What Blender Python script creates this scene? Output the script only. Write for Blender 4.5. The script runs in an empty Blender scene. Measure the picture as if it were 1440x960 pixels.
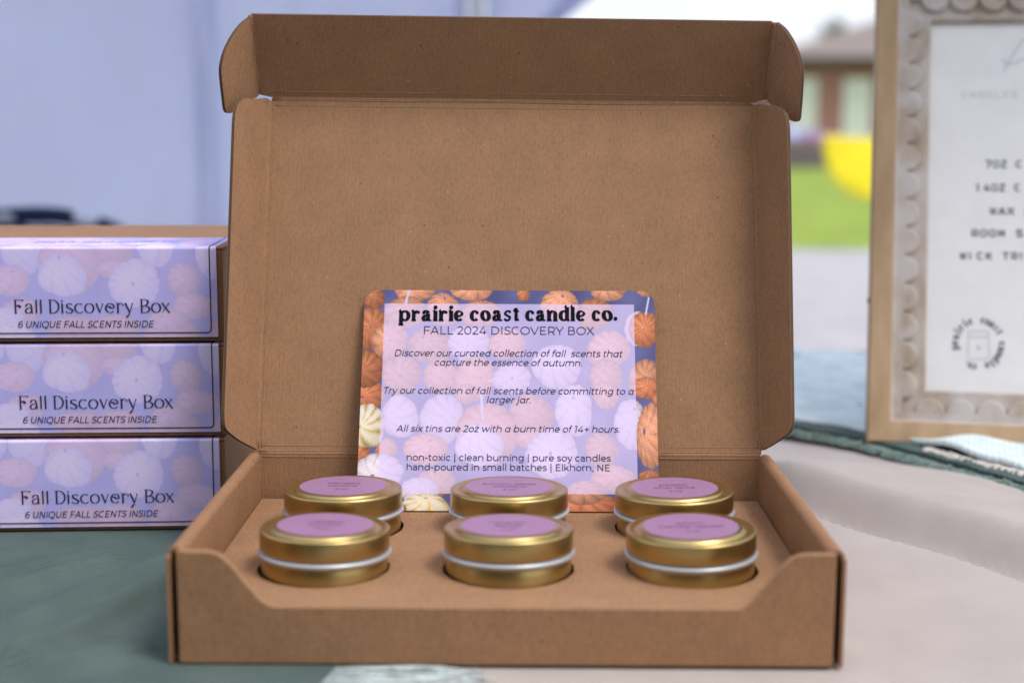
import bpy, bmesh, math, random
import numpy as np
from mathutils import Vector, Matrix
random.seed(7); rng = np.random.default_rng(5)
S = bpy.context.scene
COL = S.collection
R = math.radians

# ------------------------------------------------------------------ camera
CAM = np.array([0.0062, -0.5852, 0.2281]); PITCH, YAW, ROLL, FPX = 0.1477, 0.0066, 0.0034, 2000.0
_c, _s = math.cos(YAW), math.sin(YAW); _cp, _sp = math.cos(PITCH), math.sin(PITCH); _cr, _sr = math.cos(ROLL), math.sin(ROLL)
_R0 = np.array([_c, _s, 0.0]); _H = np.array([-_s, _c, 0.0]); _Z = np.array([0, 0, 1.0])
_F = _cp*_H - _sp*_Z; _U0 = _sp*_H + _cp*_Z
_Rr = _cr*_R0 + _sr*_U0; _Ur = _cr*_U0 - _sr*_R0
cd = bpy.data.cameras.new('camera'); cam = bpy.data.objects.new('camera', cd); COL.objects.link(cam)
m = Matrix.Identity(4)
for i in range(3):
    m[i][0] = _Rr[i]; m[i][1] = _Ur[i]; m[i][2] = -_F[i]; m[i][3] = CAM[i]
cam.matrix_world = m
cd.lens = 50; cd.sensor_width = 36; cd.sensor_fit = 'HORIZONTAL'; cd.clip_start = 0.01; cd.clip_end = 2000
cd.dof.use_dof = True; cd.dof.focus_distance = 0.775; cd.dof.aperture_fstop = 4.5
S.camera = cam

# ------------------------------------------------------------------ light
SUN_EL, SUN_AZ = R(60), R(126)          # azimuth measured clockwise from +Y (north)
w = bpy.data.worlds.new('World'); S.world = w; w.use_nodes = True
nt = w.node_tree; bg = nt.nodes['Background']
sky = nt.nodes.new('ShaderNodeTexSky'); sky.sky_type = 'NISHITA'; sky.sun_disc = False
sky.sun_elevation = SUN_EL; sky.sun_rotation = SUN_AZ; sky.air_density = 1.0; sky.dust_density = 6.0; sky.ozone_density = 0.6
tcw = nt.nodes.new('ShaderNodeTexCoord'); cn = nt.nodes.new('ShaderNodeTexNoise'); cn.inputs['Scale'].default_value = 2.2; cn.inputs['Detail'].default_value = 5
nt.links.new(tcw.outputs['Generated'], cn.inputs['Vector'])
cr = nt.nodes.new('ShaderNodeValToRGB'); cr.color_ramp.elements[0].position = .3; cr.color_ramp.elements[0].color = (3.1, 3.35, 3.75, 1); cr.color_ramp.elements[1].position = .7; cr.color_ramp.elements[1].color = (4.0, 4.1, 4.25, 1)
nt.links.new(cn.outputs['Fac'], cr.inputs[0])
mxw = nt.nodes.new('ShaderNodeMix'); mxw.data_type = 'RGBA'; mxw.inputs[0].default_value = .85      # a bright, almost closed cloud deck
nt.links.new(sky.outputs[0], mxw.inputs[6]); nt.links.new(cr.outputs[0], mxw.inputs[7]); nt.links.new(mxw.outputs[2], bg.inputs['Color']); bg.inputs['Strength'].default_value = 0.14
sl = bpy.data.lights.new('sun', 'SUN'); sl.energy = 0.8; sl.angle = R(18); sl.color = (1, .96, .9)
so = bpy.data.objects.new('sun', sl); COL.objects.link(so); so.location = (3, -3, 4)
sd = Vector((math.sin(SUN_AZ)*math.cos(SUN_EL), math.cos(SUN_AZ)*math.cos(SUN_EL), math.sin(SUN_EL)))
so.rotation_euler = (-sd).to_track_quat('-Z', 'Y').to_euler()
S.view_settings.view_transform = 'Standard'; S.view_settings.look = 'None'; S.view_settings.gamma = 1
S.view_settings.exposure = 1.22
S.render.film_transparent = False

# ------------------------------------------------------------------ helpers
def ray(px, py):
    return _F + (px-720)/FPX*_Rr + (480-py)/FPX*_Ur
def on_z(px, py, z=0.0):
    r = ray(px, py); return CAM + (z-CAM[2])/r[2]*r
def on_plane(px, py, P0, n):
    r = ray(px, py); return CAM + np.dot(np.array(P0)-CAM, n)/np.dot(r, n)*r
def at_depth(px, py, d):
    return CAM + d*ray(px, py)
def lin(c):
    c = np.asarray(c, float)/255.0
    return np.where(c <= 0.04045, c/12.92, ((c+0.055)/1.055)**2.4)

class MB:
    def __init__(s): s.v = []; s.f = []; s.mi = []; s.uv = []
    def face(s, pts, mi=0, uv=None):
        k = len(s.v); s.v += [tuple(p) for p in pts]; s.f.append(tuple(range(k, k+len(pts)))); s.mi.append(mi)
        s.uv.append(uv or [(0, 0)]*len(pts))
    def mesh(s, vs, fs, mi=0):
        k = len(s.v); s.v += [tuple(p) for p in vs]
        for f in fs: s.f.append(tuple(i+k for i in f)); s.mi.append(mi); s.uv.append([(0, 0)]*len(f))
    def box(s, a, b, mi=0):
        (x0, y0, z0), (x1, y1, z1) = a, b
        vs = [(x0,y0,z0),(x1,y0,z0),(x1,y1,z0),(x0,y1,z0),(x0,y0,z1),(x1,y0,z1),(x1,y1,z1),(x0,y1,z1)]
        s.mesh(vs, [(0,3,2,1),(4,5,6,7),(0,1,5,4),(1,2,6,5),(2,3,7,6),(3,0,4,7)], mi)
    def tube(s, pts, r, n=8, mi=0):
        pts = [np.array(p, float) for p in pts]; rings = []
        rr = r if hasattr(r, '__len__') else [r]*len(pts)
        for i, p in enumerate(pts):
            t = pts[min(i+1, len(pts)-1)]-pts[max(i-1, 0)]; t /= np.linalg.norm(t)+1e-12
            a = np.cross(t, [0, 0, 1.0]);
            if np.linalg.norm(a) < 1e-3: a = np.cross(t, [1.0, 0, 0])
            a /= np.linalg.norm(a); b = np.cross(t, a)
            rings.append([p+rr[i]*(math.cos(2*math.pi*k/n)*a+math.sin(2*math.pi*k/n)*b) for k in range(n)])
        vs = [q for ring in rings for q in ring]
        fs = [(i*n+k, i*n+(k+1)%n, (i+1)*n+(k+1)%n, (i+1)*n+k) for i in range(len(pts)-1) for k in range(n)]
        fs += [tuple(range(n-1, -1, -1)), tuple((len(pts)-1)*n+k for k in range(n))]
        s.mesh(vs, fs, mi)
    def lathe(s, prof, n=96, mi=0):
        vs = [(r*math.cos(2*math.pi*k/n), r*math.sin(2*math.pi*k/n), z) for r, z in prof for k in range(n)]
        fs = [(i*n+k, i*n+(k+1)%n, (i+1)*n+(k+1)%n, (i+1)*n+k) for i in range(len(prof)-1) for k in range(n)]
        s.mesh(vs, fs, mi)
    def build(s, name, mats, parent=None, smooth=False, off=None):
        me = bpy.data.meshes.new(name); o3 = np.array(off if off is not None else (0, 0, 0), float)
        me.from_pydata([tuple(np.array(v)-o3) for v in s.v], [], s.f)
        mats = mats if isinstance(mats, (list, tuple)) else [mats]
        for mt in mats: me.materials.append(mt)
        me.polygons.foreach_set('material_index', s.mi)
        uvl = me.uv_layers.new(name='UVMap'); flat = [c for u in s.uv for p in u for c in p]
        uvl.data.foreach_set('uv', flat)
        if smooth: me.polygons.foreach_set('use_smooth', [True]*len(me.polygons))
        me.update()
        o = bpy.data.objects.new(name, me); COL.objects.link(o)
        if parent: o.parent = parent
        return o

def tag(o, label=None, cat=None, group=None, kind=None):
    if label: o['label'] = label
    if cat: o['category'] = cat
    if group: o['group'] = group
    if kind: o['kind'] = kind
    return o
def thing(name, label, cat, loc=(0, 0, 0), group=None):
    o = bpy.data.objects.new(name, None); COL.objects.link(o); o.location = loc; o.empty_display_size = .02
    return tag(o, label, cat, group)
def copy_tree(o, parent=None):
    c = o.copy(); COL.objects.link(c); c.parent = parent
    for ch in [q for q in bpy.data.objects if q.parent == o]: copy_tree(ch, c)
    return c
def auto_smooth(o, ang=40, bevel=0.0, seg=2):
    if bevel:
        b = o.modifiers.new('bevel', 'BEVEL'); b.width = bevel; b.segments = seg; b.limit_method = 'ANGLE'; b.angle_limit = R(40)
    o.data.polygons.foreach_set('use_smooth', [True]*len(o.data.polygons))
    bm = bmesh.new(); bm.from_mesh(o.data)
    for e in bm.edges:
        e.smooth = len(e.link_faces) == 2 and e.calc_face_angle(0) < R(ang)
    bm.to_mesh(o.data); bm.free()
def weld(o, d=1e-6):
    bm = bmesh.new(); bm.from_mesh(o.data); bmesh.ops.remove_doubles(bm, verts=bm.verts, dist=d)
    bmesh.ops.recalc_face_normals(bm, faces=bm.faces); bm.to_mesh(o.data); bm.free()
def smooth_poly(pts, it=2, closed=True):
    pts = [np.array(p, float) for p in pts]
    for _ in range(it):
        q = []
        for i in range(len(pts)):
            a, b = pts[i], pts[(i+1) % len(pts)]
            q += [a*.75+b*.25, a*.25+b*.75]
        pts = q
    return pts
def round_corners(pts, rad, seg=5):
    """pts polygon with per-vertex radius"""
    out = []; n = len(pts)
    for i in range(n):
        r = rad[i] if hasattr(rad, '__len__') else rad
        p = np.array(pts[i], float); a = np.array(pts[i-1], float)-p; b = np.array(pts[(i+1) % n], float)-p
        la, lb = np.linalg.norm(a), np.linalg.norm(b); r = min(r, la*.49, lb*.49)
        if r <= 1e-6: out.append(p); continue
        A, B = p+a/la*r, p+b/lb*r
        for k in range(seg+1):
            t = k/seg; out.append((1-t)**2*A+2*t*(1-t)*p+t*t*B)
    return out

# ------------------------------------------------------------------ materials
def mat(name):
    mt = bpy.data.materials.new(name); mt.use_nodes = True
    return mt, mt.node_tree, mt.node_tree.nodes['Principled BSDF']
def N(nt, typ, **kw):
    n = nt.nodes.new(typ)
    for k, v in kw.items(): setattr(n, k, v)
    return n
def ramp(nt, fac, stops):
    r = nt.nodes.new('ShaderNodeValToRGB'); e = r.color_ramp.elements
    e[0].position, e[0].color = stops[0][0], (*stops[0][1], 1); e[1].position, e[1].color = stops[-1][0], (*stops[-1][1], 1)
    for p, c in stops[1:-1]:
        q = e.new(p); q.color = (*c, 1)
    nt.links.new(fac, r.inputs[0]); return r.outputs[0]
def mixc(nt, fac, a, b, blend='MIX'):
    n = nt.nodes.new('ShaderNodeMix'); n.data_type = 'RGBA'; n.blend_type = blend
    for sock, v in ((n.inputs[0], fac), (n.inputs[6], a), (n.inputs[7], b)):
        if hasattr(v, 'links'): nt.links.new(v, sock)
        elif isinstance(v, (int, float)): sock.default_value = v
        else: sock.default_value = (*v, 1)
    return n.outputs[2]
def noise(nt, scale, detail=3, vec=None, rough=.55):
    n = N(nt, 'ShaderNodeTexNoise'); n.inputs['Scale'].default_value = scale; n.inputs['Detail'].default_value = detail; n.inputs['Roughness'].default_value = rough
    if vec: nt.links.new(vec, n.inputs['Vector'])
    return n.outputs['Fac']
def coords(nt, scale=(1, 1, 1), rot=(0, 0, 0)):
    tc = N(nt, 'ShaderNodeTexCoord'); mp = N(nt, 'ShaderNodeMapping'); mp.inputs['Scale'].default_value = scale; mp.inputs['Rotation'].default_value = rot
    nt.links.new(tc.outputs['Object'], mp.inputs['Vector']); return mp.outputs['Vector']
def bump(nt, b, h, strength=.3, dist=.001, prev=None):
    n = N(nt, 'ShaderNodeBump'); n.inputs['Strength'].default_value = strength; n.inputs['Distance'].default_value = dist
    nt.links.new(h, n.inputs['Height'])
    if prev: nt.links.new(prev, n.inputs['Normal'])
    nt.links.new(n.outputs[0], b.inputs['Normal']); return n.outputs[0]
def simple(name, col, rough=.6, metal=0.0, nscale=0, namt=.12, spec=.5):
    mt, t, b = mat(name); b.inputs['Roughness'].default_value = rough; b.inputs['Metallic'].default_value = metal
    b.inputs['Specular IOR Level'].default_value = spec
    if nscale:
        f = noise(t, nscale, 4, coords(t)); c = np.array(col)
        t.links.new(ramp(t, f, [(.3, tuple(c*(1-namt))), (.7, tuple(np.minimum(c*(1+namt), 1)))]), b.inputs['Base Color'])
    else: b.inputs['Base Color'].default_value = (*col, 1)
    return mt

KR = np.array([.325, .182, .100])
def kraft_mat(name, base, flute_axis='X'):
    mt, t, b = mat(name); b.inputs['Roughness'].default_value = .82; b.inputs['Specular IOR Level'].default_value = .25
    v = coords(t); vs = coords(t, (1, .45, .45))
    f1 = noise(t, 900, 3, vs, .65); f2 = noise(t, 45, 4, v); f3 = noise(t, 2600, 2, vs, .6)
    c = ramp(t, f1, [(.28, tuple(base*.82)), (.5, tuple(base)), (.72, tuple(np.minimum(base*1.16, 1)))])
    c = mixc(t, .55, c, ramp(t, f2, [(.3, (.84, .84, .85)), (.7, (1.1, 1.08, 1.06))]), 'MULTIPLY')
    c = mixc(t, .35, c, ramp(t, f3, [(.3, (.7, .7, .7)), (.7, (1.2, 1.2, 1.2))]), 'MULTIPLY')
    vo = N(t, 'ShaderNodeTexVoronoi'); vo.inputs['Scale'].default_value = 110; t.links.new(v, vo.inputs['Vector'])
    dk = ramp(t, vo.outputs['Distance'], [(.045, (1, 1, 1)), (.075, (0, 0, 0))])
    gate = ramp(t, noise(t, 60, 1, v), [(.56, (0, 0, 0)), (.6, (1, 1, 1))])
    c = mixc(t, mixc(t, 1.0, dk, gate, 'MULTIPLY'), c, tuple(base*.33))
    vo2 = N(t, 'ShaderNodeTexVoronoi'); vo2.inputs['Scale'].default_value = 150; t.links.new(coords(t, (1, 1.0, 1.0), (.4, .3, .9)), vo2.inputs['Vector'])
    lt = ramp(t, vo2.outputs['Distance'], [(.05, (1, 1, 1)), (.09, (0, 0, 0))])
    gate2 = ramp(t, noise(t, 75, 1, coords(t, rot=(1, 1, 1))), [(.54, (0, 0, 0)), (.58, (1, 1, 1))])
    c = mixc(t, mixc(t, 1.0, lt, gate2, 'MULTIPLY'), c, tuple(np.minimum(base*1.7, 1)))
    t.links.new(c, b.inputs['Base Color'])
    wv = N(t, 'ShaderNodeTexWave'); wv.wave_type = 'BANDS'; wv.bands_direction = flute_axis; wv.inputs['Scale'].default_value = 140; wv.inputs['Distortion'].default_value = .6
    wv.inputs['Detail'].default_value = 1; t.links.new(v, wv.inputs['Vector'])
    p = bump(t, b, wv.outputs['Fac'], .10, .0004)
    p = bump(t, b, f2, .25, .0012, p); bump(t, b, f1, .12, .0004, p)
    return mt
M_KRAFT = kraft_mat('kraft_card', KR)
M_KRAFT_OUT = kraft_mat('kraft_card_outer', KR*np.array([.93, .89, .86]))
def edge_mat():
    mt, t, b = mat('kraft_flute_edge'); b.inputs['Roughness'].default_value = .9
    uv = N(t, 'ShaderNodeUVMap'); sx = N(t, 'ShaderNodeSeparateXYZ'); t.links.new(uv.outputs[0], sx.inputs[0])
    wv = N(t, 'ShaderNodeMath', operation='MULTIPLY'); wv.inputs[1].default_value = 2*math.pi/.0019; t.links.new(sx.outputs[0], wv.inputs[0])
    sn = N(t, 'ShaderNodeMath', operation='SINE'); t.links.new(wv.outputs[0], sn.inputs[0])
    # zig-zag of the fluting between the two liners
    ph = N(t, 'ShaderNodeMath', operation='MULTIPLY_ADD'); ph.inputs[1].default_value = .3; ph.inputs[2].default_value = .5; t.links.new(sn.outputs[0], ph.inputs[0])
    df = N(t, 'ShaderNodeMath', operation='SUBTRACT'); t.links.new(sx.outputs[1], df.inputs[0]); t.links.new(ph.outputs[0], df.inputs[1])
    ab = N(t, 'ShaderNodeMath', operation='ABSOLUTE'); t.links.new(df.outputs[0], ab.inputs[0])
    hole = ramp(t, ab.outputs[0], [(.10, (0, 0, 0)), (.2, (1, 1, 1))])
    ed = N(t, 'ShaderNodeMath', operation='SUBTRACT'); ed.inputs[1].default_value = .5; t.links.new(sx.outputs[1], ed.inputs[0])
    ea = N(t, 'ShaderNodeMath', operation='ABSOLUTE'); t.links.new(ed.outputs[0], ea.inputs[0])
    inside = ramp(t, ea.outputs[0], [(.33, (1, 1, 1)), (.4, (0, 0, 0))])
    c = mixc(t, mixc(t, 1.0, hole, inside, 'MULTIPLY'), tuple(KR*.62), tuple(KR*.10))
    t.links.new(c, b.inputs['Base Color']); return mt
M_EDGE = edge_mat()
def fabric(name, c1, c2, weave=1400, rot=.6, wr=.35, nz=30, fuzz=.0):
    mt, t, b = mat(name); b.inputs['Roughness'].default_value = .9; b.inputs['Specular IOR Level'].default_value = .15
    b.inputs['Sheen Weight'].default_value = fuzz
    v = coords(t, rot=(0, 0, rot)); f = noise(t, nz, 4, v)
    wv = N(t, 'ShaderNodeTexWave'); wv.wave_type = 'BANDS'; wv.inputs['Scale'].default_value = weave/6.28; wv.inputs['Distortion'].default_value = .9; wv.inputs['Detail'].default_value = 1.5
    t.links.new(v, wv.inputs['Vector'])
    wv2 = N(t, 'ShaderNodeTexWave'); wv2.wave_type = 'BANDS'; wv2.bands_direction = 'Y'; wv2.inputs['Scale'].default_value = weave/6.28*.8; wv2.inputs['Distortion'].default_value = 1.2
    t.links.new(v, wv2.inputs['Vector'])
    mm = N(t, 'ShaderNodeMath', operation='MULTIPLY'); t.links.new(wv.outputs['Fac'], mm.inputs[0]); t.links.new(wv2.outputs['Fac'], mm.inputs[1])
    c = ramp(t, f, [(.3, c1), (.7, c2)])
    c = mixc(t, wr, c, ramp(t, mm.outputs[0], [(0, (.55, .55, .55)), (.6, (1.25, 1.25, 1.25))]), 'MULTIPLY')
    t.links.new(c, b.inputs['Base Color']); bump(t, b, mm.outputs[0], .5, .0004); return mt
M_CLOTH = fabric('beige_linen', (.43, .385, .365), (.475, .428, .405), 2200, .5, .2)
M_GREEN = fabric('sage_weave', (.085, .126, .118), (.112, .156, .147), 1500, .75, .8)
M_GREEN_FR = simple('sage_thread', (.17, .24, .215), .9, 0, 300, .3)
M_PALE_FR = simple('pale_thread', (.48, .55, .55), .9, 0, 300, .2)
M_CREAM_FR = simple('cream_thread', (.66, .62, .58), .9, 0, 300, .2)
M_TEAL = fabric('pale_teal_knit', (.60, .72, .745), (.78, .87, .88), 500, .3, .25, 60)
def gold_mat():
    mt, t, b = mat('gold_tinplate'); b.inputs['Metallic'].default_value = 1; b.inputs['Roughness'].default_value = .27
    f = noise(t, 60, 2, coords(t))
    t.links.new(ramp(t, f, [(.3, (.48, .362, .150)), (.7, (.51, .385, .165))]), b.inputs['Base Color']); b.inputs['Roughness'].default_value = .34
    return mt
M_GOLD = gold_mat()
M_SILVER = simple('rolled_seam', (.52, .54, .58), .38, .5)
M_LILAC = simple('lilac_paper', (.305, .165, .30), .55, 0, 400, .05)
M_INK = simple('black_ink', (.006, .007, .014), .8, 0, 0, .12, .08)
M_INK_BLUE = simple('slate_ink', (.045, .042, .095), .8, 0, 0, .12, .08)
M_INK_FAINT = simple('plum_ink', (.16, .075, .16), .6)
M_INK_SIGN = simple('grey_blue_ink', (.05, .07, .125), .6)
M_INK_PALE = simple('pale_grey_ink', (.52, .53, .58), .6)
M_STOCK = simple('card_stock', (.72, .71, .76), .5)
def print_mat():
    mt, t, b = mat('printed_picture'); a = N(t, 'ShaderNodeAttribute'); a.attribute_name = 'ink'
    f = noise(t, 700, 2, coords(t)); c = mixc(t, .12, a.outputs['Color'], ramp(t, f, [(.3, (.8, .8, .8)), (.7, (1.15, 1.15, 1.15))]), 'MULTIPLY')
    t.links.new(c, b.inputs['Base Color']); b.inputs['Roughness'].default_value = .5; b.inputs['Specular IOR Level'].default_value = .35; return mt
M_PRINT = print_mat()

# ------------------------------------------------------------------ lettering
def crom(P, n=8):
    P = [np.array(p, float) for p in P]
    if len(P) == 2: return [P[0]*(1-t)+P[1]*t for t in np.linspace(0, 1, 3)]
    Q = [2*P[0]-P[1]]+P+[2*P[-1]-P[-2]]; out = []
    for i in range(1, len(Q)-2):
        a, b, c, d = Q[i-1:i+3]
        for k in range(n):
            t = k/n; out.append(.5*((2*b)+(-a+c)*t+(2*a-5*b+4*c-d)*t*t+(-a+3*b-3*c+d)*t**3))
    out.append(P[-1]); return out
def pen(mb, pts, nib, place, n=8):
    P = crom([(p[0], p[1], p[2] if len(p) > 2 else 1.0) for p in pts], n)
    L = []
    for i, p in enumerate(P):
        t = P[min(i+1, len(P)-1)][:2]-P[max(i-1, 0)][:2]; t = t/(np.linalg.norm(t)+1e-9); nn = np.array([-t[1], t[0]])
        h = math.sqrt((nib[0]*nn[0])**2+(nib[1]*nn[1])**2)*max(p[2], .05); L.append((p[:2]+nn*h, p[:2]-nn*h))
    for (a, b), (c, d) in zip(L[:-1], L[1:]): mb.face([place(*a), place(*b), place(*d), place(*c)])
def dot(mb, c, r, place):
    mb.face([place(c[0]+r*math.cos(a), c[1]+r*math.sin(a)) for a in np.linspace(0, 2*math.pi, 18)[:-1]])
def ell(cx, cy, rx, ry, a0, a1, n=14, w=None, tilt=0):
    o = []
    for i, a in enumerate(np.radians(np.linspace(a0, a1, n))):
        x, y = rx*math.cos(a), ry*math.sin(a); x, y = x-tilt*y*.3, y
        o.append((cx+x, cy+y, 1.0 if w is None else w[0]+(w[1]-w[0])*i/(n-1)))
    return o
BOLD = {  # glyph: (width, strokes, dots)
 'p': (1.17, [[(.25,1.0),(.25,-.42)], [(.02,.90),(.25,.97,2.2)], [(.02,-.40),(.50,-.40)], ell(.62,.5,.36,.455,125,-125,14)], []),
 'r': (.90, [[(.25,1.0),(.25,.02)], [(.02,.90),(.25,.97,2.2)], [(.02,.03),(.5,.03)], [(.40,.78),(.55,.93),(.72,.93)]], [((.75,.84),.15)]),
 'a': (1.03, [[(.66,.70),(.66,.16),(.72,.03,.8)], [(.70,.05),(1.0,.04)], [(.20,.74),(.36,.955),(.56,.93),(.66,.72)], [(.64,.58,.6),(.34,.48,1),(.20,.27,1.0),(.30,.05,1),(.50,.08,1),(.62,.2,.7)]], [((.20,.76),.12)]),
 'i': (.48, [[(.25,1.0),(.25,.02)], [(.02,.90),(.25,.97,2.2)], [(.02,.03),(.48,.03)]], [((.24,1.33),.205)]),
 'e': (.97, [ell(.5,.5,.31,.455,78,318,14), [(.5,.955),(.70,.88,.55),(.80,.72,.75),(.72,.55,.8),(.50,.47,1),(.3,.44)]], []),
 'c': (.94, [ell(.5,.5,.31,.455,60,318,14)], [((.74,.80),.16)]),
 'o': (1.04, [ell(.52,.5,.335,.455,90,450,26,None,.35)], []),
 's': (.90, [[(.78,.80,.6),(.62,.95),(.42,.955),(.22,.82,.55),(.24,.64,.8),(.46,.50,.9),(.68,.36,.8),(.70,.18,.55),(.52,.045),(.30,.05),(.12,.2,.6)]], []),
 't': (.62, [[(.30,1.28,.8),(.30,.2),(.36,.05,.8)], [(.02,.95),(.62,.95)], [(.05,.93),(.28,1.2)], [(.34,.05),(.62,.10)]], []),
 'n': (1.13, [[(.25,1.0),(.25,.02)], [(.02,.90),(.25,.97,2.2)], [(.02,.03),(.5,.03)], [(.40,.80),(.58,.95),(.76,.90,.7),(.85,.70),(.85,.02)], [(.64,.03),(1.1,.03)]], []),
 'd': (1.12, [[(.82,1.36),(.82,.02)], [(.60,1.30),(.82,1.40,2.2)], [(.80,.03),(1.08,.03)], ell(.52,.5,.33,.455,62,298,14)], []),
 'l': (.46, [[(.23,1.38),(.23,.02)], [(.02,1.32),(.23,1.42,2.2)], [(.02,.03),(.46,.03)]], []),
 '.': (.42, [], [((.21,.19),.2)]),
}
THIN = {
 'F': (1.0, [[(.18,1.38),(.18,.02)], [(0,1.38),(.86,1.38),(.97,1.30,1.6)], [(.22,.82,1),(.5,.78,2.6),(.74,.62,1.2)], [(.06,.015),(.32,.015)]], []),
 'a': (.93, [[(.72,.62),(.74,.12),(.84,.02)], [(.12,.78),(.34,.97),(.6,.93),(.72,.66)], [(.72,.60),(.3,.52),(.08,.28),(.22,.03),(.5,.06),(.72,.24)]], [((.13,.76),.09)]),
 'l': (.2, [[(.1,1.4),(.1,0)]], []),
 'D': (1.1, [[(.16,1.38),(.16,.02)], [(0,1.38),(.4,1.38)], [(.06,.015),(.4,.015)], ell(.38,.7,.64,.685,90,-90,14)], []),
 'i': (.22, [[(.11,1.0),(.11,0)], [(0,.96),(.1,1.0)], [(.02,.015),(.2,.015)]], [((.11,1.27),.085)]),
 's': (.82, [[(.72,.86),(.45,.98),(.16,.86,1),(.22,.62,1.4),(.52,.46,1.6),(.74,.26,1.2),(.6,.04),(.28,.03),(.04,.18)]], []),
 'c': (.92, [ell(.5,.5,.46,.48,50,312,14)], []),
 'o': (.98, [ell(.49,.5,.44,.48,90,450,26)], []),
 'v': (.86, [[(.1,.97,1),(.46,.02,1)], [(.44,.02,.5),(.78,.95,.5)], [(0,.985),(.2,.985)]], [((.78,.93),.07)]),
 'e': (.93, [ell(.48,.5,.44,.48,20,318,16), [(.12,.62,1),(.36,.66,1.6),(.6,.50,1.6),(.82,.52,1),(.90,.66,1)]], []),
 'r': (.82, [[(.16,1.0),(.16,0)], [(.02,.97),(.15,1.0)], [(.18,.84),(.42,.985),(.64,.97)], [(.04,.015),(.28,.015)]], [((.70,.84),.085)]),
 'y': (.9, [[(.1,.97,1),(.50,.05,1)], [(.80,.95,.5),(.54,.1,.5),(.36,-.28,1),(.14,-.48,1.6)], [(0,.985),(.2,.985)]], [((.80,.93),.07)]),
 'B': (.97, [[(.16,1.38),(.16,.02)], [(0,1.38),(.4,1.38)], [(.06,.015),(.45,.015)], [(.38,1.38),(.70,1.30),(.80,1.08,1.2),(.62,.82),(.24,.66)], [(.34,.74),(.70,.68),(.93,.42,1.1),(.78,.1),(.4,.015)]], []),
 'x': (.86, [[(.08,.98),(.78,.02)], [(.1,.03,.5),(.72,.96,.5)], [(0,.985),(.2,.985)], [(.66,.015),(.9,.015)]], [((.74,.92),.07)]),
}
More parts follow.
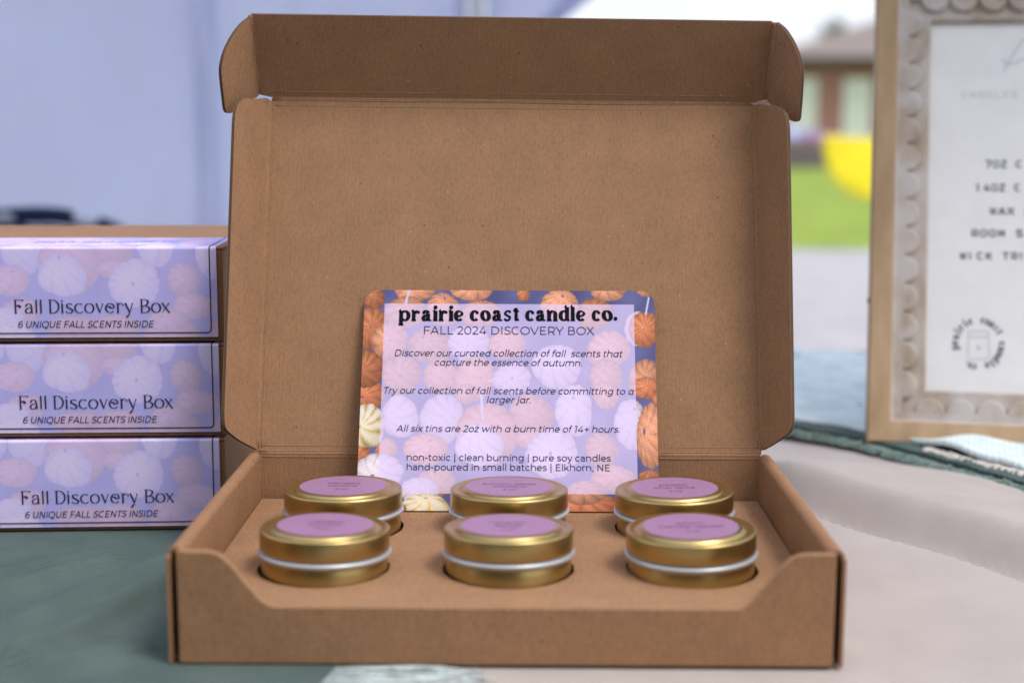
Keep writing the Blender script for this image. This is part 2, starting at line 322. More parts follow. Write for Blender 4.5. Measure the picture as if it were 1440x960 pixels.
# a plain geometric sans drawn with a round pen; units: 700 = cap height
def sg(*p): return [[p[i], p[i+1]] for i in range(len(p)-1)]
def rg(cx, cy, rx, ry, a0=90, a1=450, n=18): return [ell(cx, cy, rx, ry, a0, a1, n)]
ARCH = [(110,280),(130,390),(215,465),(335,480),(470,450),(548,375),(560,270),(560,0)]
SANS = {
 'a': (561, [[(440,320),(440,0)], [(105,420),(170,465),(275,480),(390,450),(438,380),(440,310)], [(440,295),(260,295),(135,262),(98,160),(150,62),(260,36),(380,70),(440,160)]], []),
 'ia': (674, rg(318,259,225,221)+[[(548,518),(548,0)]], []),
 'b': (674, rg(345,259,232,221)+[[(110,742),(110,0)]], []), 'c': (567, [ell(310,259,232,221,48,312)], []),
 'd': (674, rg(328,259,232,221)+[[(562,742),(562,0)]], []), 'e': (604, [ell(302,259,232,221,0,318), [(70,259),(534,259)]], []),
 'f': (340, [[(145,0),(145,560),(165,665),(240,712),(315,700)], [(25,480),(295,480)]], []),
 'g': (680, rg(335,265,230,215)+[[(568,518),(568,40),(540,-95),(440,-158),(320,-165),(190,-150),(110,-105)]], []),
 'h': (672, [[(110,742),(110,0)], ARCH], []), 'n': (672, [[(110,518),(110,0)], ARCH], []),
 'm': (1042, [[(110,518),(110,0)], [(110,280),(130,390),(210,468),(320,480),(440,450),(512,375),(522,270),(522,0)], [(522,280),(545,390),(625,468),(735,480),(850,450),(924,375),(932,270),(932,0)]], []),
 'i': (265, [[(132,518),(132,0)]], [((132,668),48)]), 'j': (270, [[(136,518),(136,-60),(115,-145),(45,-170),(-15,-155)]], [((136,668),48)]),
 'k': (602, [[(110,742),(110,0)], [(112,165),(505,518)], [(255,300),(545,0)]], []), 'l': (265, [[(132,742),(132,0)]], []),
 'o': (630, rg(315,259,235,221), []), 'p': (674, rg(345,259,232,221)+[[(110,518),(110,-194)]], []), 'q': (674, rg(328,259,232,221)+[[(562,518),(562,-194)]], []),
 'r': (401, [[(110,518),(110,0)], [(110,270),(135,390),(220,468),(375,484)]], []),
 's': (492, [[(425,425),(345,472),(245,484),(125,445),(105,372),(150,300),(255,265),(380,225),(422,150),(380,65),(260,34),(150,45),(62,98)]], []),
 't': (408, [[(145,640),(145,150),(170,65),(250,32),(335,58)], [(25,480),(325,480)]], []),
 'u': (669, [[(108,518),(108,230),(135,110),(225,42),(320,36),(440,68),(530,150),(560,250)], [(560,518),(560,0)]], []),
 'v': (543, sg((45,518),(272,18),(500,518)), []), 'w': (868, sg((40,518),(245,18),(434,500),(625,18),(828,518)), []), 'x': (536, [[(60,518),(480,0)], [(475,518),(55,0)]], []),
 'y': (543, [[(45,518),(280,18)], [(500,518),(265,-20),(205,-130),(130,-170),(50,-150)]], []), 'z': (511, sg((60,480),(445,480),(60,38),(458,38)), []),
 'A': (731, sg((40,0),(365,690),(690,0))+[[(150,215),(580,215)]], []),
 'B': (755, [[(150,700),(150,0)], [(150,662),(430,662),(560,625),(590,525),(555,420),(430,375),(150,375)], [(430,375),(590,335),(640,205),(590,80),(430,38),(150,38)]], []),
 'C': (724, [ell(375,350,310,315,50,310)], []), 'D': (829, [[(150,700),(150,0)], [(150,662),(400,662),(600,590),(715,440),(715,260),(600,110),(400,38),(150,38)]], []),
 'E': (673, [[(150,700),(150,0)], [(150,662),(590,662)], [(150,360),(540,360)], [(150,38),(600,38)]], []), 'F': (638, [[(150,700),(150,0)], [(150,662),(590,662)], [(150,335),(540,335)]], []),
 'I': (303, [[(150,700),(150,0)]], []), 'K': (727, [[(150,700),(150,0)], [(150,230),(640,700)], [(330,400),(670,0)]], []), 'L': (602, [[(150,700),(150,38)], [(112,38),(565,38)]], []),
 'M': (960, sg((150,0),(150,690),(480,160),(810,690),(810,0)), []), 'N': (816, sg((150,0),(150,690),(665,10),(665,700)), []), 'O': (845, rg(422,350,355,315), []),
 'P': (723, [[(150,700),(150,0)], [(150,662),(430,662),(580,610),(630,470),(580,320),(430,265),(150,265)]], []), 'Q': (845, rg(422,350,355,315)+[[(450,60),(520,-50),(620,-90),(730,-40)]], []),
 'R': (727, [[(150,700),(150,0)], [(150,662),(430,662),(580,610),(630,470),(580,320),(430,270),(150,270)], [(430,270),(635,0)]], []),
 'S': (620, [[(540,585),(430,645),(310,664),(150,610),(105,510),(160,410),(310,360),(470,305),(530,195),(480,85),(320,36),(180,55),(60,130)]], []),
 'T': (585, [[(292,662),(292,0)], [(20,662),(565,662)]], []), 'U': (796, [[(145,700),(145,300),(180,140),(290,48),(400,36),(515,50),(615,140),(650,300),(650,700)]], []),
 'V': (709, sg((30,700),(354,15),(680,700)), []), 'W': (1125, sg((35,700),(325,15),(562,680),(800,15),(1090,700)), []), 'X': (671, [[(55,700),(620,0)], [(610,700),(45,0)]], []), 'Y': (660, [[(20,700),(330,270)], [(640,700),(330,270)], [(330,270),(330,0)]], []),
 'Z': (654, sg((70,662),(575,662),(70,38),(600,38)), []),
 '0': (664, rg(332,350,255,315), []), '1': (365, sg((20,662),(220,662),(220,0)), []), '2': (574, [[(60,570),(150,645),(280,664),(420,620),(470,500),(420,380),(70,45)], [(60,38),(530,38)]], []),
 '4': (671, sg((420,690),(60,180),(630,180))+[[(465,400),(465,0)]], []), '6': (623, [[(510,620),(420,660),(330,662),(170,590),(85,420),(85,280),(140,110),(300,36),(460,80),(530,215),(470,350),(320,398),(170,350),(90,230)]], []),
 '7': (598, sg((40,590),(40,662),(540,662),(230,0)), []), '.': (223, [], [((110,45),52)]), ',': (223, [[(125,50),(115,-30),(80,-120)]], [((115,45),52)]), '|': (316, [[(158,760),(158,-180)]], []),
 '-': (385, [[(60,268),(325,268)]], []), '+': (580, [[(290,540),(290,110)], [(75,325),(505,325)]], []), ' ': (262, [], []),
}
def text_into(mb, body, frame, xl, xr, base, cap, shear=0.0, weight=38):
    """one line fitted between xl and xr; cap = cap height in plane units"""
    gl = [('ia' if (ch == 'a' and shear) else ch) for ch in body]; tot = sum(SANS[g][0] for g in gl)-100; sx = (xr-xl)/tot; sy = cap/700; x = -50.0
    ry = weight; rx = weight*min(1.25, max(.8, sy/sx))
    for g in gl:
        wd, strokes, dots = SANS[g]; pl = lambda u, v, x=x: frame(xl+(x+u)*sx+v*sy*shear, base+v*sy)
        for st in strokes:
            if len(st) == 2:      # butt joints read as sharp corners
                (a, b_), d = st, np.array(st[1], float)-np.array(st[0], float)
            pen(mb, st, (rx, ry), pl, 6)
        for c, r in dots: dot(mb, c, r, pl)
        x += wd
def glyph(mb, g, table, nib, x0, x1, base, xh, frame):
    wd, strokes, dots = table[g]; sx = (x1-x0)/wd
    pl = lambda x, y: frame(x0+x*sx, base+y*xh)
    for st in strokes: pen(mb, st, nib, pl)
    for c, r in dots: dot(mb, c, r, pl)

# ------------------------------------------------------------------ the printed pumpkin picture (in its own flat coordinates)
O, L_, W_, P_, Y_ = 'O', 'L', 'W', 'P', 'Y'
PUMP = [(520,418,16,18,O,516,414),(517,462,25,33,O,517,460),(515,557,26,22,O,508,560),(514,520,26,26,O,506,521),(508,640,16,16,O,505,645),
 (578,408,28,16,L_,569,404),(566,438,31,23,L_,569,425),(620,434,25,24,L_,622,418),(660,406,30,16,L_,660,396),(674,440,30,20,L_,672,430),
 (545,480,27,27,L_,545,480),(602,487,32,25,L_,592,474),(658,483,29,27,W_,656,486),(712,484,27,22,L_,716,476),(563,528,29,27,L_,562,530),(620,530,26,25,L_,618,531),
 (667,533,28,33,L_,676,532),(720,533,28,22,W_,720,533),(735,412,10,10,O,735,405),(788,428,27,25,L_,792,414),(838,440,26,24,O,838,434),(858,406,27,15,L_,858,396),(912,406,14,9,L_,912,400),
 (783,516,34,33,W_,782,496),(857,491,31,27,L_,864,486),(853,532,24,28,L_,850,522),(900,462,20,26,W_,908,461),(909,462,23,27,O,907,460),(908,533,24,28,L_,908,530),
 (852,556,19,19,L_,852,552),(909,546,22,16,O,912,540),(655,555,16,15,L_,655,552),(807,578,27,36,W_,806,560),(747,584,32,29,L_,748,588),(886,596,22,37,W_,892,575),(917,612,24,46,L_,905,606),
 (622,590,32,34,W_,638,588),(563,587,26,30,W_,540,587),(600,632,30,23,L_,606,620),(545,632,16,15,L_,545,628),(686,610,45,42,L_,678,590),(675,626,34,30,W_,672,600),
 (747,616,24,14,L_,746,610),(776,637,37,34,W_,774,637),(845,632,24,24,L_,850,622),(517,600,25,32,Y_,507,601),(535,664,34,27,W_,527,668),(615,677,29,19,L_,612,682),
 (860,670,32,18,L_,866,664),(826,708,40,20,O,824,696),(822,690,30,17,L_,812,684),(593,690,28,20,W_,594,680),(602,708,33,16,Y_,602,698),(690,700,40,18,O,690,690),(745,702,40,20,O,750,692),(912,668,17,10,O,912,660),
 (540,712,36,14,O,540,704),(905,706,26,22,O,905,700),(485,590,22,24,O,480,590),(478,655,24,26,W_,478,652),(940,560,22,22,O,940,560)]
PCOL = {O: (206,120,78), L_: (230,155,120), W_: (236,220,228), P_: (214,150,150), Y_: (250,222,150)}
def picture(px, py):
    """sRGB of the pumpkin photograph printed on card and sleeves"""
    sh = px.shape; nz = 8*np.sin(px*.11+py*.07)+6*np.sin(px*.05-py*.09+1.3)
    col = np.stack([82+nz, 84+nz, 140+nz], -1).astype(float)
    for k, (cx, cy, rx, ry, ty, sx, sy) in enumerate(PUMP):
        dx, dy = (px-cx)/rx, (py-cy)/ry; n = 9+k % 4
        th = np.arctan2((py-sy)/ry, (px-sx)/rx); th = th+.25*k+.22*np.sin(th*2+k)+.25*np.sqrt(((px-sx)/rx)**2+((py-sy)/ry)**2)*(1 if k % 2 else -1); lob = 1.0+.05*np.abs(np.sin(n*th/2))-.03+.035*np.sin(2*np.arctan2(dy, dx)+k*1.7)+.025*np.sin(3*np.arctan2(dy, dx)+k*2.9)
        d = np.sqrt(dx*dx+dy*dy)/lob; a = np.clip((1.0-d)*min(rx, ry)*1.2, 0, 1)[..., None]
        rib = np.abs(np.sin(n*th/2)); sd_ = np.sqrt(((px-sx)/rx)**2+((py-sy)/ry)**2)
        c = np.array(PCOL[ty], float)
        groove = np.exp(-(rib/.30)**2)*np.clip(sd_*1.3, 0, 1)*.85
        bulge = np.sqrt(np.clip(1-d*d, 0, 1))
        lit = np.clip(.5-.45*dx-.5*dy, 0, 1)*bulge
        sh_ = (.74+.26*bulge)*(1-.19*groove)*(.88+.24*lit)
        mott = 1+.05*np.sin(px*.9+py*.5+k)*np.sin(py*.8-px*.4+2*k)+.04*np.sin(px*.33-py*.41+k*1.3); tone = .90+.2*((k*37) % 11)/11
        cc = c*(sh_*mott*tone)[..., None]
        if ty == W_: cc = cc*.62+np.array([226, 218, 236])*.38*np.clip(sh_[..., None]+.12, 0, 1.02)
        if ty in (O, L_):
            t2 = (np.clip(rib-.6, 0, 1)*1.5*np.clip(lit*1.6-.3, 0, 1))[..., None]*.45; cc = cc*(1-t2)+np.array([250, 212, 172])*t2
        if ty == Y_:
            t2 = np.clip(1.2*rib-.5+.5*lit, 0, 1)[..., None]*.75; cc = cc*(1-t2)+np.array([236, 236, 252])*t2
        stem = np.clip((.09+.05*((k*7) % 3)/2-np.hypot((px-sx)/rx*(1+.6*(k % 2)), (py-sy)/ry*(1.6-.6*(k % 2))))/.06, 0, 1)[..., None]*(.55+.45*((k*5) % 4)/3); cc = cc*(1-stem)+np.array([98, 92, 150])*stem
        st2 = (k % 3 == 0)*np.clip((.055-np.sqrt(((px-sx)/rx+.03)**2+((py-sy)/ry+.03)**2))/.03, 0, 1)[..., None]; cc = cc*(1-st2)+np.array([205, 205, 235])*st2
        col = col*(1-a)+cc*a
    for (x0, y0, x1, y1, ww) in ((571,404,566,425,2.2),(916,416,911,440,1.8),(676,548,679,590,2.4),(700,530,688,537,2)):
        vx, vy = x1-x0, y1-y0; t = np.clip(((px-x0)*vx+(py-y0)*vy)/(vx*vx+vy*vy), 0, 1)
        dd = np.sqrt((px-x0-t*vx)**2+(py-y0-t*vy)**2); a = np.clip(ww-dd, 0, 1)[..., None]; col = col*(1-a)+np.array([206, 206, 238])*a
    return np.clip(col, 0, 255)
def ink_grid(name, U, V, frame_arr, colours, parent):
    """U,V 2D arrays of plane coordinates -> a fine sheet carrying the printed colours"""
    r, c = U.shape; P = frame_arr(U, V).reshape(-1, 3)
    me = bpy.data.meshes.new(name); me.vertices.add(r*c); me.vertices.foreach_set('co', P.ravel())
    idx = np.arange(r*c).reshape(r, c); q = np.stack([idx[:-1, :-1], idx[:-1, 1:], idx[1:, 1:], idx[1:, :-1]], -1).reshape(-1, 4)
    me.loops.add(q.size); me.loops.foreach_set('vertex_index', q.ravel()); me.polygons.add(len(q))
    me.polygons.foreach_set('loop_start', np.arange(0, q.size, 4)); me.polygons.foreach_set('loop_total', np.full(len(q), 4))
    me.update(calc_edges=True); me.validate()
    at = me.color_attributes.new('ink', 'FLOAT_COLOR', 'POINT'); rgba = np.ones((r*c, 4), np.float32); rgba[:, :3] = lin(colours.reshape(-1, 3)); at.data.foreach_set('color', rgba.ravel())
    me.materials.append(M_PRINT); o = bpy.data.objects.new(name, me); COL.objects.link(o); o.parent = parent; return o

# ================================================================== SETTING
GZ = -0.75
def sheet(name, x0, x1, y0, y1, z, mt, label_kind='structure'):
    b = MB(); b.face([(x0, y0, z), (x1, y0, z), (x1, y1, z), (x0, y1, z)]); o = b.build(name, mt); o['kind'] = label_kind; return o
M_ASPH = simple('asphalt', (.36, .35, .385), .9, 0, 6, .12)
M_LAWN = simple('lawn_grass', (.20, .28, .022), .95, 0, 1.6, .22)
sheet('ground', -600, 600, -300, 900, GZ, simple('darkened_asphalt', (.055, .055, .058), .9, 0, 6, .12))  # unseen near ground, made dark to cut light bounced up from the front
sheet('pavement', -40, 60, .95, 11.3, GZ+.004, M_ASPH)
b = MB()
for i in range(24):      # lawn, rising gently away from the car park
    y0, y1 = 11.2+i*1.05, 11.2+(i+1)*1.05; zz = lambda y: GZ+.009+max(0, y-11.2)*.0005
    b.face([(-40, y0, zz(y0)), (60, y0, zz(y0)), (60, y1, zz(y1)), (-40, y1, zz(y1))])
lawn = b.build('lawn', M_LAWN); lawn['kind'] = 'structure'

# ---- added hedge out of view, put in to block the low front sky
b = MB(); hz = 3.0; gxs = np.linspace(-7, 1.6, 60); g_ = lambda i_, j_, sd_: (gxs[i_], sd_+.06*math.sin(9*gxs[i_]+5*j_)+.05*math.sin(3*j_+gxs[i_]*4), GZ+hz*j_/20)
for i in range(59):
    for j in range(20):
        b.face([g_(i, j, -3.2), g_(i, j+1, -3.2), g_(i+1, j+1, -3.2), g_(i+1, j, -3.2)]); b.face([g_(i, j, -4.2), g_(i+1, j, -4.2), g_(i+1, j+1, -4.2), g_(i, j+1, -4.2)])
    b.face([g_(i, 20, -3.2), g_(i, 20, -4.2), g_(i+1, 20, -4.2), g_(i+1, 20, -3.2)])
for i in (0, 59):
    for j in range(20): b.face([g_(i, j, -3.2), g_(i, j, -4.2), g_(i, j+1, -4.2), g_(i, j+1, -3.2)])
hd = b.build('light_blocker', simple('blocker_green', (.035, .055, .025), .8, 0, 9, .4)); weld(hd, 1e-5); tag(hd, 'added dark green hedge standing opposite the stall, behind the camera', 'light_blocker')

# ---- brick building
M_BRICK = None
mt, t, bs = mat('red_brick'); br = N(t, 'ShaderNodeTexBrick'); br.inputs['Scale'].default_value = 4.2
br.inputs['Color1'].default_value = (.27, .092, .077, 1); br.inputs['Color2'].default_value = (.33, .12, .10, 1); br.inputs['Mortar'].default_value = (.4, .36, .34, 1)
tc = N(t, 'ShaderNodeTexCoord'); mp = N(t, 'ShaderNodeMapping'); mp.inputs['Rotation'].default_value = (R(90), 0, 0); t.links.new(tc.outputs['Object'], mp.inputs[0]); t.links.new(mp.outputs[0], br.inputs['Vector'])
t.links.new(br.outputs[0], bs.inputs['Base Color']); bs.inputs['Roughness'].default_value = .9; M_BRICK = mt
M_BASE = simple('grey_stone', (.15, .13, .135), .9, 0, 3, .2)
M_ROOF = simple('brown_shingle', (.21, .175, .165), .9, 0, 4, .2)
M_FASCIA = simple('dark_fascia', (.05, .042, .04), .7)
M_WHITE = simple('white_frame', (.72, .75, .72), .5)
M_PANE = simple('pale_green_glass', (.60, .65, .61), .3)
YB = 37.0
def atY(px, py, Y):
    r = ray(px, py); return CAM+(Y-CAM[1])/r[1]*r
bx0, bx1 = atY(1092, 150, YB)[0], atY(1092, 150, YB)[0]+16
zb = GZ; ze = atY(1150, 90, YB)[2]; zs = atY(1150, 204, YB)[2]
bld = thing('brick_building', 'low red brick building with brown hipped roof across the lawn', 'building', ((bx0+bx1)/2, YB+4, GZ))
off = np.array(bld.location)
b = MB(); b.box((bx0, YB, zs), (bx1, YB+8, ze)); b.build('wall', M_BRICK, bld, off=off)
b = MB(); b.box((bx0-.08, YB-.08, zb), (bx1+.08, YB+8.08, zs-.002)); b.build('base_course', M_BASE, bld, off=off)
b = MB(); b.box((bx0-.5, YB-.5, ze+.002), (bx1+.5, YB+8.5, ze+.16)); b.build('fascia', M_FASCIA, bld, off=off)
zr = ze+1.45; e0, e1, f0, f1 = bx0-.5, bx1+.5, YB-.5, YB+8.5; z0 = ze+.162; b = MB()
A, B_, C_, D_ = (e0, f0, z0), (e1, f0, z0), (e1, f1, z0), (e0, f1, z0); P1, P2 = (bx0+3.6, YB+4, zr), (bx1-3.6, YB+4, zr)
b.face([A, B_, P2, P1]); b.face([C_, D_, P1, P2]); b.face([B_, C_, P2]); b.face([D_, A, P1]); b.face([D_, C_, B_, A]); b.build('roof', M_ROOF, bld, off=off)
wc = atY(1205, 150, YB)[0]; zt, zl = atY(1200, 114, YB)[2], atY(1200, 190, YB)[2]
for k in range(-1, 9):
    x = wc+k*1.42
    if x+.5 > bx1-.4: break
    b = MB(); hw = .29
    for a0, a1 in (((x-hw-.06, zl-.06), (x-hw, zt+.06)), ((x+hw, zl-.06), (x+hw+.06, zt+.06)), ((x-hw, zt), (x+hw, zt+.06)), ((x-hw, zl-.06), (x+hw, zl)), ((x-.02, zl), (x+.02, zt))):
        b.box((a0[0], YB-.06, a0[1]), (a1[0], YB-.003, a1[1]))
    wf = b.build('window', M_WHITE, bld, off=off)
    b = MB(); b.box((x-hw+.002, YB-.03, zl+.002), (x+hw-.002, YB-.004, zt-.002)); b.build('pane', M_PANE, wf, off=off)

# ---- tree behind the building
def tree(px, py, Y, rad):
    c = atY(px, py, Y); root = thing('leafy_tree', 'green tree rising behind the brown roof of the brick building', 'tree', (c[0], Y, GZ))
    b = MB(); h = c[2]-GZ; pts = [(0, 0, 0), (.05, 0, h*.4), (-.08, .05, h*.75), (0, 0, h)]; b.tube(pts, [.22, .17, .12, .05], 8)
    for a in range(7):
        an = a*.9; z = h*(.5+.06*a); b.tube([(0, 0, z), (math.cos(an)*rad*.6, math.sin(an)*rad*.6, z+rad*.35)], [.07, .02], 6)
    b.build('trunk', simple('bark', (.12, .09, .07), .9, 0, 8, .3), root)
    b = MB(); cl = [(rng.normal(0, .45, 3))*rad for _ in range(26)]
    for q in range(2600):
        cc = cl[rng.integers(26)]+rng.normal(0, .17, 3)*rad; u = rng.normal(0, 1, 3); u /= np.linalg.norm(u); v = np.cross(u, rng.normal(0, 1, 3)); v /= np.linalg.norm(v); s = .12*rad*.5
        p = np.array([cc[0], cc[1], cc[2]+h]); b.face([p-u*s, p+v*s*.5, p+u*s, p-v*s*.5])
    b.build('crown', simple('leaf_green', (.07, .105, .045), .8, 0, 1, .4), root)
tree(1178, 54, 52, .8)

# ---- pennant string across the lawn
pr = thing('pennant_string', 'string of small blue, pink and yellow fabric pennants in front of the lawn', 'bunting', tuple(atY(1190, 190, 6)))
off = np.array(pr.location); b = MB()
cord = [atY(x, y, 6+(1160-x)*.004) for x, y in ((900, 176), (1000, 174), (1090, 177), (1130, 182), (1165, 189), (1230, 193), (1330, 188), (1450, 170))]
b.tube(crom(cord, 6), .004, 6); b.build('cord', simple('lilac_cord', (.5, .45, .62), .8), pr, off=off)
def pennant(x0, x1, y0, y1, ylen, colr, nm):
    b = MB(); n = 14; rows = []
    for j in range(n+1):
        tj = j/n; half = max(.1, (1-tj**2.6))**.5
        rows.append([atY((x0+x1)/2+(i/n-.5)*(x1-x0)*half, y0+(y1-y0)*i/n+ylen*tj, 6+(1160-x0)*.004-.012+.02*math.sin(3*tj+5*i/n)) for i in range(n+1)])
    for j in range(n):
        for i in range(n): b.face([rows[j][i], rows[j+1][i], rows[j+1][i+1], rows[j][i+1]])
    o = b.build('pennant', simple(nm, colr, .6), pr, off=off); weld(o, 1e-5); o.modifiers.new('s', 'SOLIDIFY').thickness = .0015; o.data.polygons.foreach_set('use_smooth', [True]*len(o.data.polygons))
pennant(1157, 1300, 191, 192, 88, (.95, .80, .012), 'yellow_satin')
pennant(1134, 1157, 184, 189, 15, (.42, .25, .50), 'pink_satin')
pennant(1096, 1133, 179, 184, 17, (.46, .50, .78), 'blue_satin')

# ---- canopy tent: back wall, pole, gusset, roof
M_TENT = None
def tent_mat(name, c, trans):
    mt, t, b = mat(name); b.inputs['Roughness'].default_value = .7; b.inputs['Specular IOR Level'].default_value = .2
    f = noise(t, 3, 3, coords(t)); t.links.new(ramp(t, f, [(.3, tuple(np.array(c)*.88)), (.7, tuple(np.minimum(np.array(c)*1.04, 1)))]), b.inputs['Base Color'])
    wn = noise(t, 2.2, 4, coords(t, (1, 1, .6), (0, .5, 0))); bn = bump(t, b, wn, .8, .10)
    tr = N(t, 'ShaderNodeBsdfTranslucent'); t.links.new(bn, tr.inputs['Normal']); tr.inputs[0].default_value = (*c, 1); mx = N(t, 'ShaderNodeMixShader'); mx.inputs[0].default_value = trans
    out = t.nodes['Material Output']; t.links.new(b.outputs[0], mx.inputs[1]); t.links.new(tr.outputs[0], mx.inputs[2]); t.links.new(mx.outputs[0], out.inputs[0]); return mt
M_TENT = tent_mat('tent_fabric', (.84, .87, .995), .6)
M_TENT2 = tent_mat('tent_seam', (.80, .825, .95), .55)
YT = 2.25
tent = thing('canopy_tent', 'pale lavender fabric canopy tent wall behind the table', 'tent', (-1.0, YT, GZ)); off = np.array(tent.location)
def wall_panel(px0, px1, nm, mt, dy=0.0, nx=60, ztop=1.42):
    x0, x1 = atY(px0, 200, YT)[0], atY(px1, 200, YT)[0]; b = MB(); nz = 60
    g = [[None]*(nx+1) for _ in range(nz+1)]
    for j in range(nz+1):
        for i in range(nx+1):
            x = x0+(x1-x0)*i/nx; z = GZ+.02+(ztop-GZ-.02)*j/nz
            y = YT+dy+.03*math.sin(3.1*x+2.2*z)+.016*math.sin(9*x-4*z+1)+.012*math.sin(6*z+7*x+2*math.sin(3*x))+.005*math.sin(17*z+5*x)+.01*math.exp(-((z-.28-.25*(x+.7))/.035)**2)
            g[j][i] = (x, y, z)
    for j in range(nz):
        for i in range(nx): b.face([g[j][i], g[j][i+1], g[j+1][i+1], g[j+1][i]])
    o = b.build(nm, mt, tent, off=off); weld(o, 1e-5); o.data.polygons.foreach_set('use_smooth', [True]*len(o.data.polygons)); o.modifiers.new('s', 'SOLIDIFY').thickness = .001
wall_panel(-560, 285, 'wall_panel', M_TENT)
wall_panel(301, 648, 'wall_panel', M_TENT, .02, 30)
def strip(px0, px1, mt, dy=-.012, nm='seam_band', ztop=1.42):
    x0, x1 = atY(px0, 200, YT)[0], atY(px1, 200, YT)[0]; b = MB(); b.box((x0, YT+dy-.004, GZ+.02), (x1, YT+dy+.03, ztop)); auto_smooth(b.build(nm, mt, tent, off=off), 40, .003)
strip(283, 303, M_TENT2); strip(640, 656, M_TENT2)
M_POLE = simple('white_pole', (.80, .82, .84), .4)
strip(659, 682, M_POLE, -.02, 'pole'); strip(684, 700, M_TENT2, 0.0, 'hem_band')
b = MB(); Pn = [atY(700, -120, YT), atY(700, 112, YT), atY(735, 72, YT), atY(790, 31, YT), atY(830, -1, YT), atY(900, -70, YT), atY(940, -120, YT)]
b.face(Pn); o = b.build('gusset', M_TENT, tent, off=off); o.modifiers.new('s', 'SOLIDIFY').thickness = .002
b = MB(); Pn2 = [atY(735, 72, YT-.006), atY(790, 31, YT-.006), atY(830, -1, YT-.006), atY(900, -70, YT-.006), atY(880, -84, YT-.006), atY(800, -16, YT-.006), atY(765, 24, YT-.006)]
b.face(Pn2); o = b.build('hem_band', M_TENT2, tent, off=off); o.modifiers.new('s', 'SOLIDIFY').thickness = .002
CANOPY = True
if CANOPY:  # unseen tent roof, put in and sized for its shade over the table
    b = MB(); xa, xb, ya, yb_, ze_ = -1.75, 1.05, .12, YT+.05, 1.35; ap = ((xa+xb)/2, (ya+yb_)/2, 2.1); cs = [(xa, ya, ze_), (xb, ya, ze_), (xb, yb_, ze_), (xa, yb_, ze_)]
    for i in range(4): b.face([cs[i], cs[(i+1) % 4], ap])
    for i in range(4):
        p, q = cs[i], cs[(i+1) % 4]; b.face([p, q, (q[0], q[1], q[2]-.2), (p[0], p[1], p[2]-.2)])
    o = b.build('roof', M_TENT, tent, off=off); o.modifiers.new('s', 'SOLIDIFY').thickness = .001
    for x, y in ((xa+.03, ya+.03), (xb-.03, ya+.03), (xb-.03, yb_-.03), (xa+.03, yb_-.03)):
        b = MB(); b.tube([(x, y, GZ), (x, y, ze_)], .018, 10); b.build('pole', M_POLE, tent, off=off)

# ---- navy spotted fabric bag behind the stack
mt, t, bs = mat('navy_print'); vo = N(t, 'ShaderNodeTexVoronoi'); vo.inputs['Scale'].default_value = 14; t.links.new(coords(t), vo.inputs['Vector'])
t.links.new(ramp(t, vo.outputs['Distance'], [(.22, (.62, .66, .78)), (.3, (.012, .022, .075))]), bs.inputs['Base Color']); bs.inputs['Roughness'].default_value = .9
c = atY(0, 300, 1.55)
bag = thing('fabric_bag', 'dark navy fabric bag with pale spots behind the stacked boxes', 'bag', (c[0]+.09, 1.55, GZ))
b = MB(); prof = []
zt = (c[2]-GZ)*1.016; n = 48
rings = [(0, .0), (.9, .0), (1, .05), (1.02, .3), (1, .6), (.95, .8), (.8, .9), (.55, .95), (.25, .965), (0, .97)]
for k, (r, z) in enumerate(rings):
    for i in range(n):
        a = 2*math.pi*i/n; x = .34*r*math.copysign(abs(math.cos(a))**.7, math.cos(a)); y = .2*r*math.copysign(abs(math.sin(a))**.7, math.sin(a))
        b.v.append((x*(1+.04*math.sin(5*a)), y, zt*z*(1-.055*(x+.1)/.34*(z > .7))+.006*math.sin(7*a)*(z > .5)))
for k in range(len(rings)-1):
    for i in range(n): b.f.append((k*n+i, k*n+(i+1) % n, (k+1)*n+(i+1) % n, (k+1)*n+i)); b.mi.append(0); b.uv.append([(0, 0)]*4)
o = b.build('bag_body', mt, bag, smooth=True); weld(o, 1e-5); o.data.polygons.foreach_set('use_smooth', [True]*len(o.data.polygons))
b = MB(); b.tube(crom([(-.15, -.03, zt*.93), (-.14, -.04, zt*.97), (0, -.05, zt*.985), (.1, -.04, zt*.955), (.12, -.03, zt*.9)], 6), .012, 8); b.build('handle', mt, bag, smooth=True)

# ================================================================== TABLE AND CLOTHS
CZ = -.0016
tx0, tx1, ty0, ty1 = -.95, 1.15, -.16, .90
tb = thing('folding_table', 'folding market table hidden under a beige tablecloth', 'table', (.1, .37, GZ)); off = np.array(tb.location)
M_PLAST = simple('white_plastic', (.7, .7, .7), .5); M_STEEL = simple('grey_steel', (.3, .3, .31), .4, .8)
b = MB(); b.box((tx0+.01, ty0+.01, -.045), (tx1-.01, ty1-.01, -.006)); b.build('tabletop', M_PLAST, tb, off=off)
for x in (tx0+.15, tx1-.15):
    for y in (ty0+.1, ty1-.1):
        b = MB(); b.tube([(x, y, GZ), (x, y, -.046)], .014, 10); b.build('leg', M_STEEL, tb, off=off)
def seg_d(x, y, a, c):
    ax, ay = a[0], a[1]; vx, vy = c[0]-ax, c[1]-ay; L2 = vx*vx+vy*vy; t = np.clip(((x-ax)*vx+(y-ay)*vy)/L2, -0.2, 1.2)
    px, py = ax+t*vx, ay+t*vy; L = math.sqrt(L2); s = ((x-ax)*(-vy)+(y-ay)*vx)/L; return s, t, np.hypot(x-px, y-py)
k0, k1 = on_z(1182, 757), on_z(1440, 842)
def sst(a, b, x):
    t = np.clip((x-a)/(b-a), 0, 1); return t*t*(3-2*t)
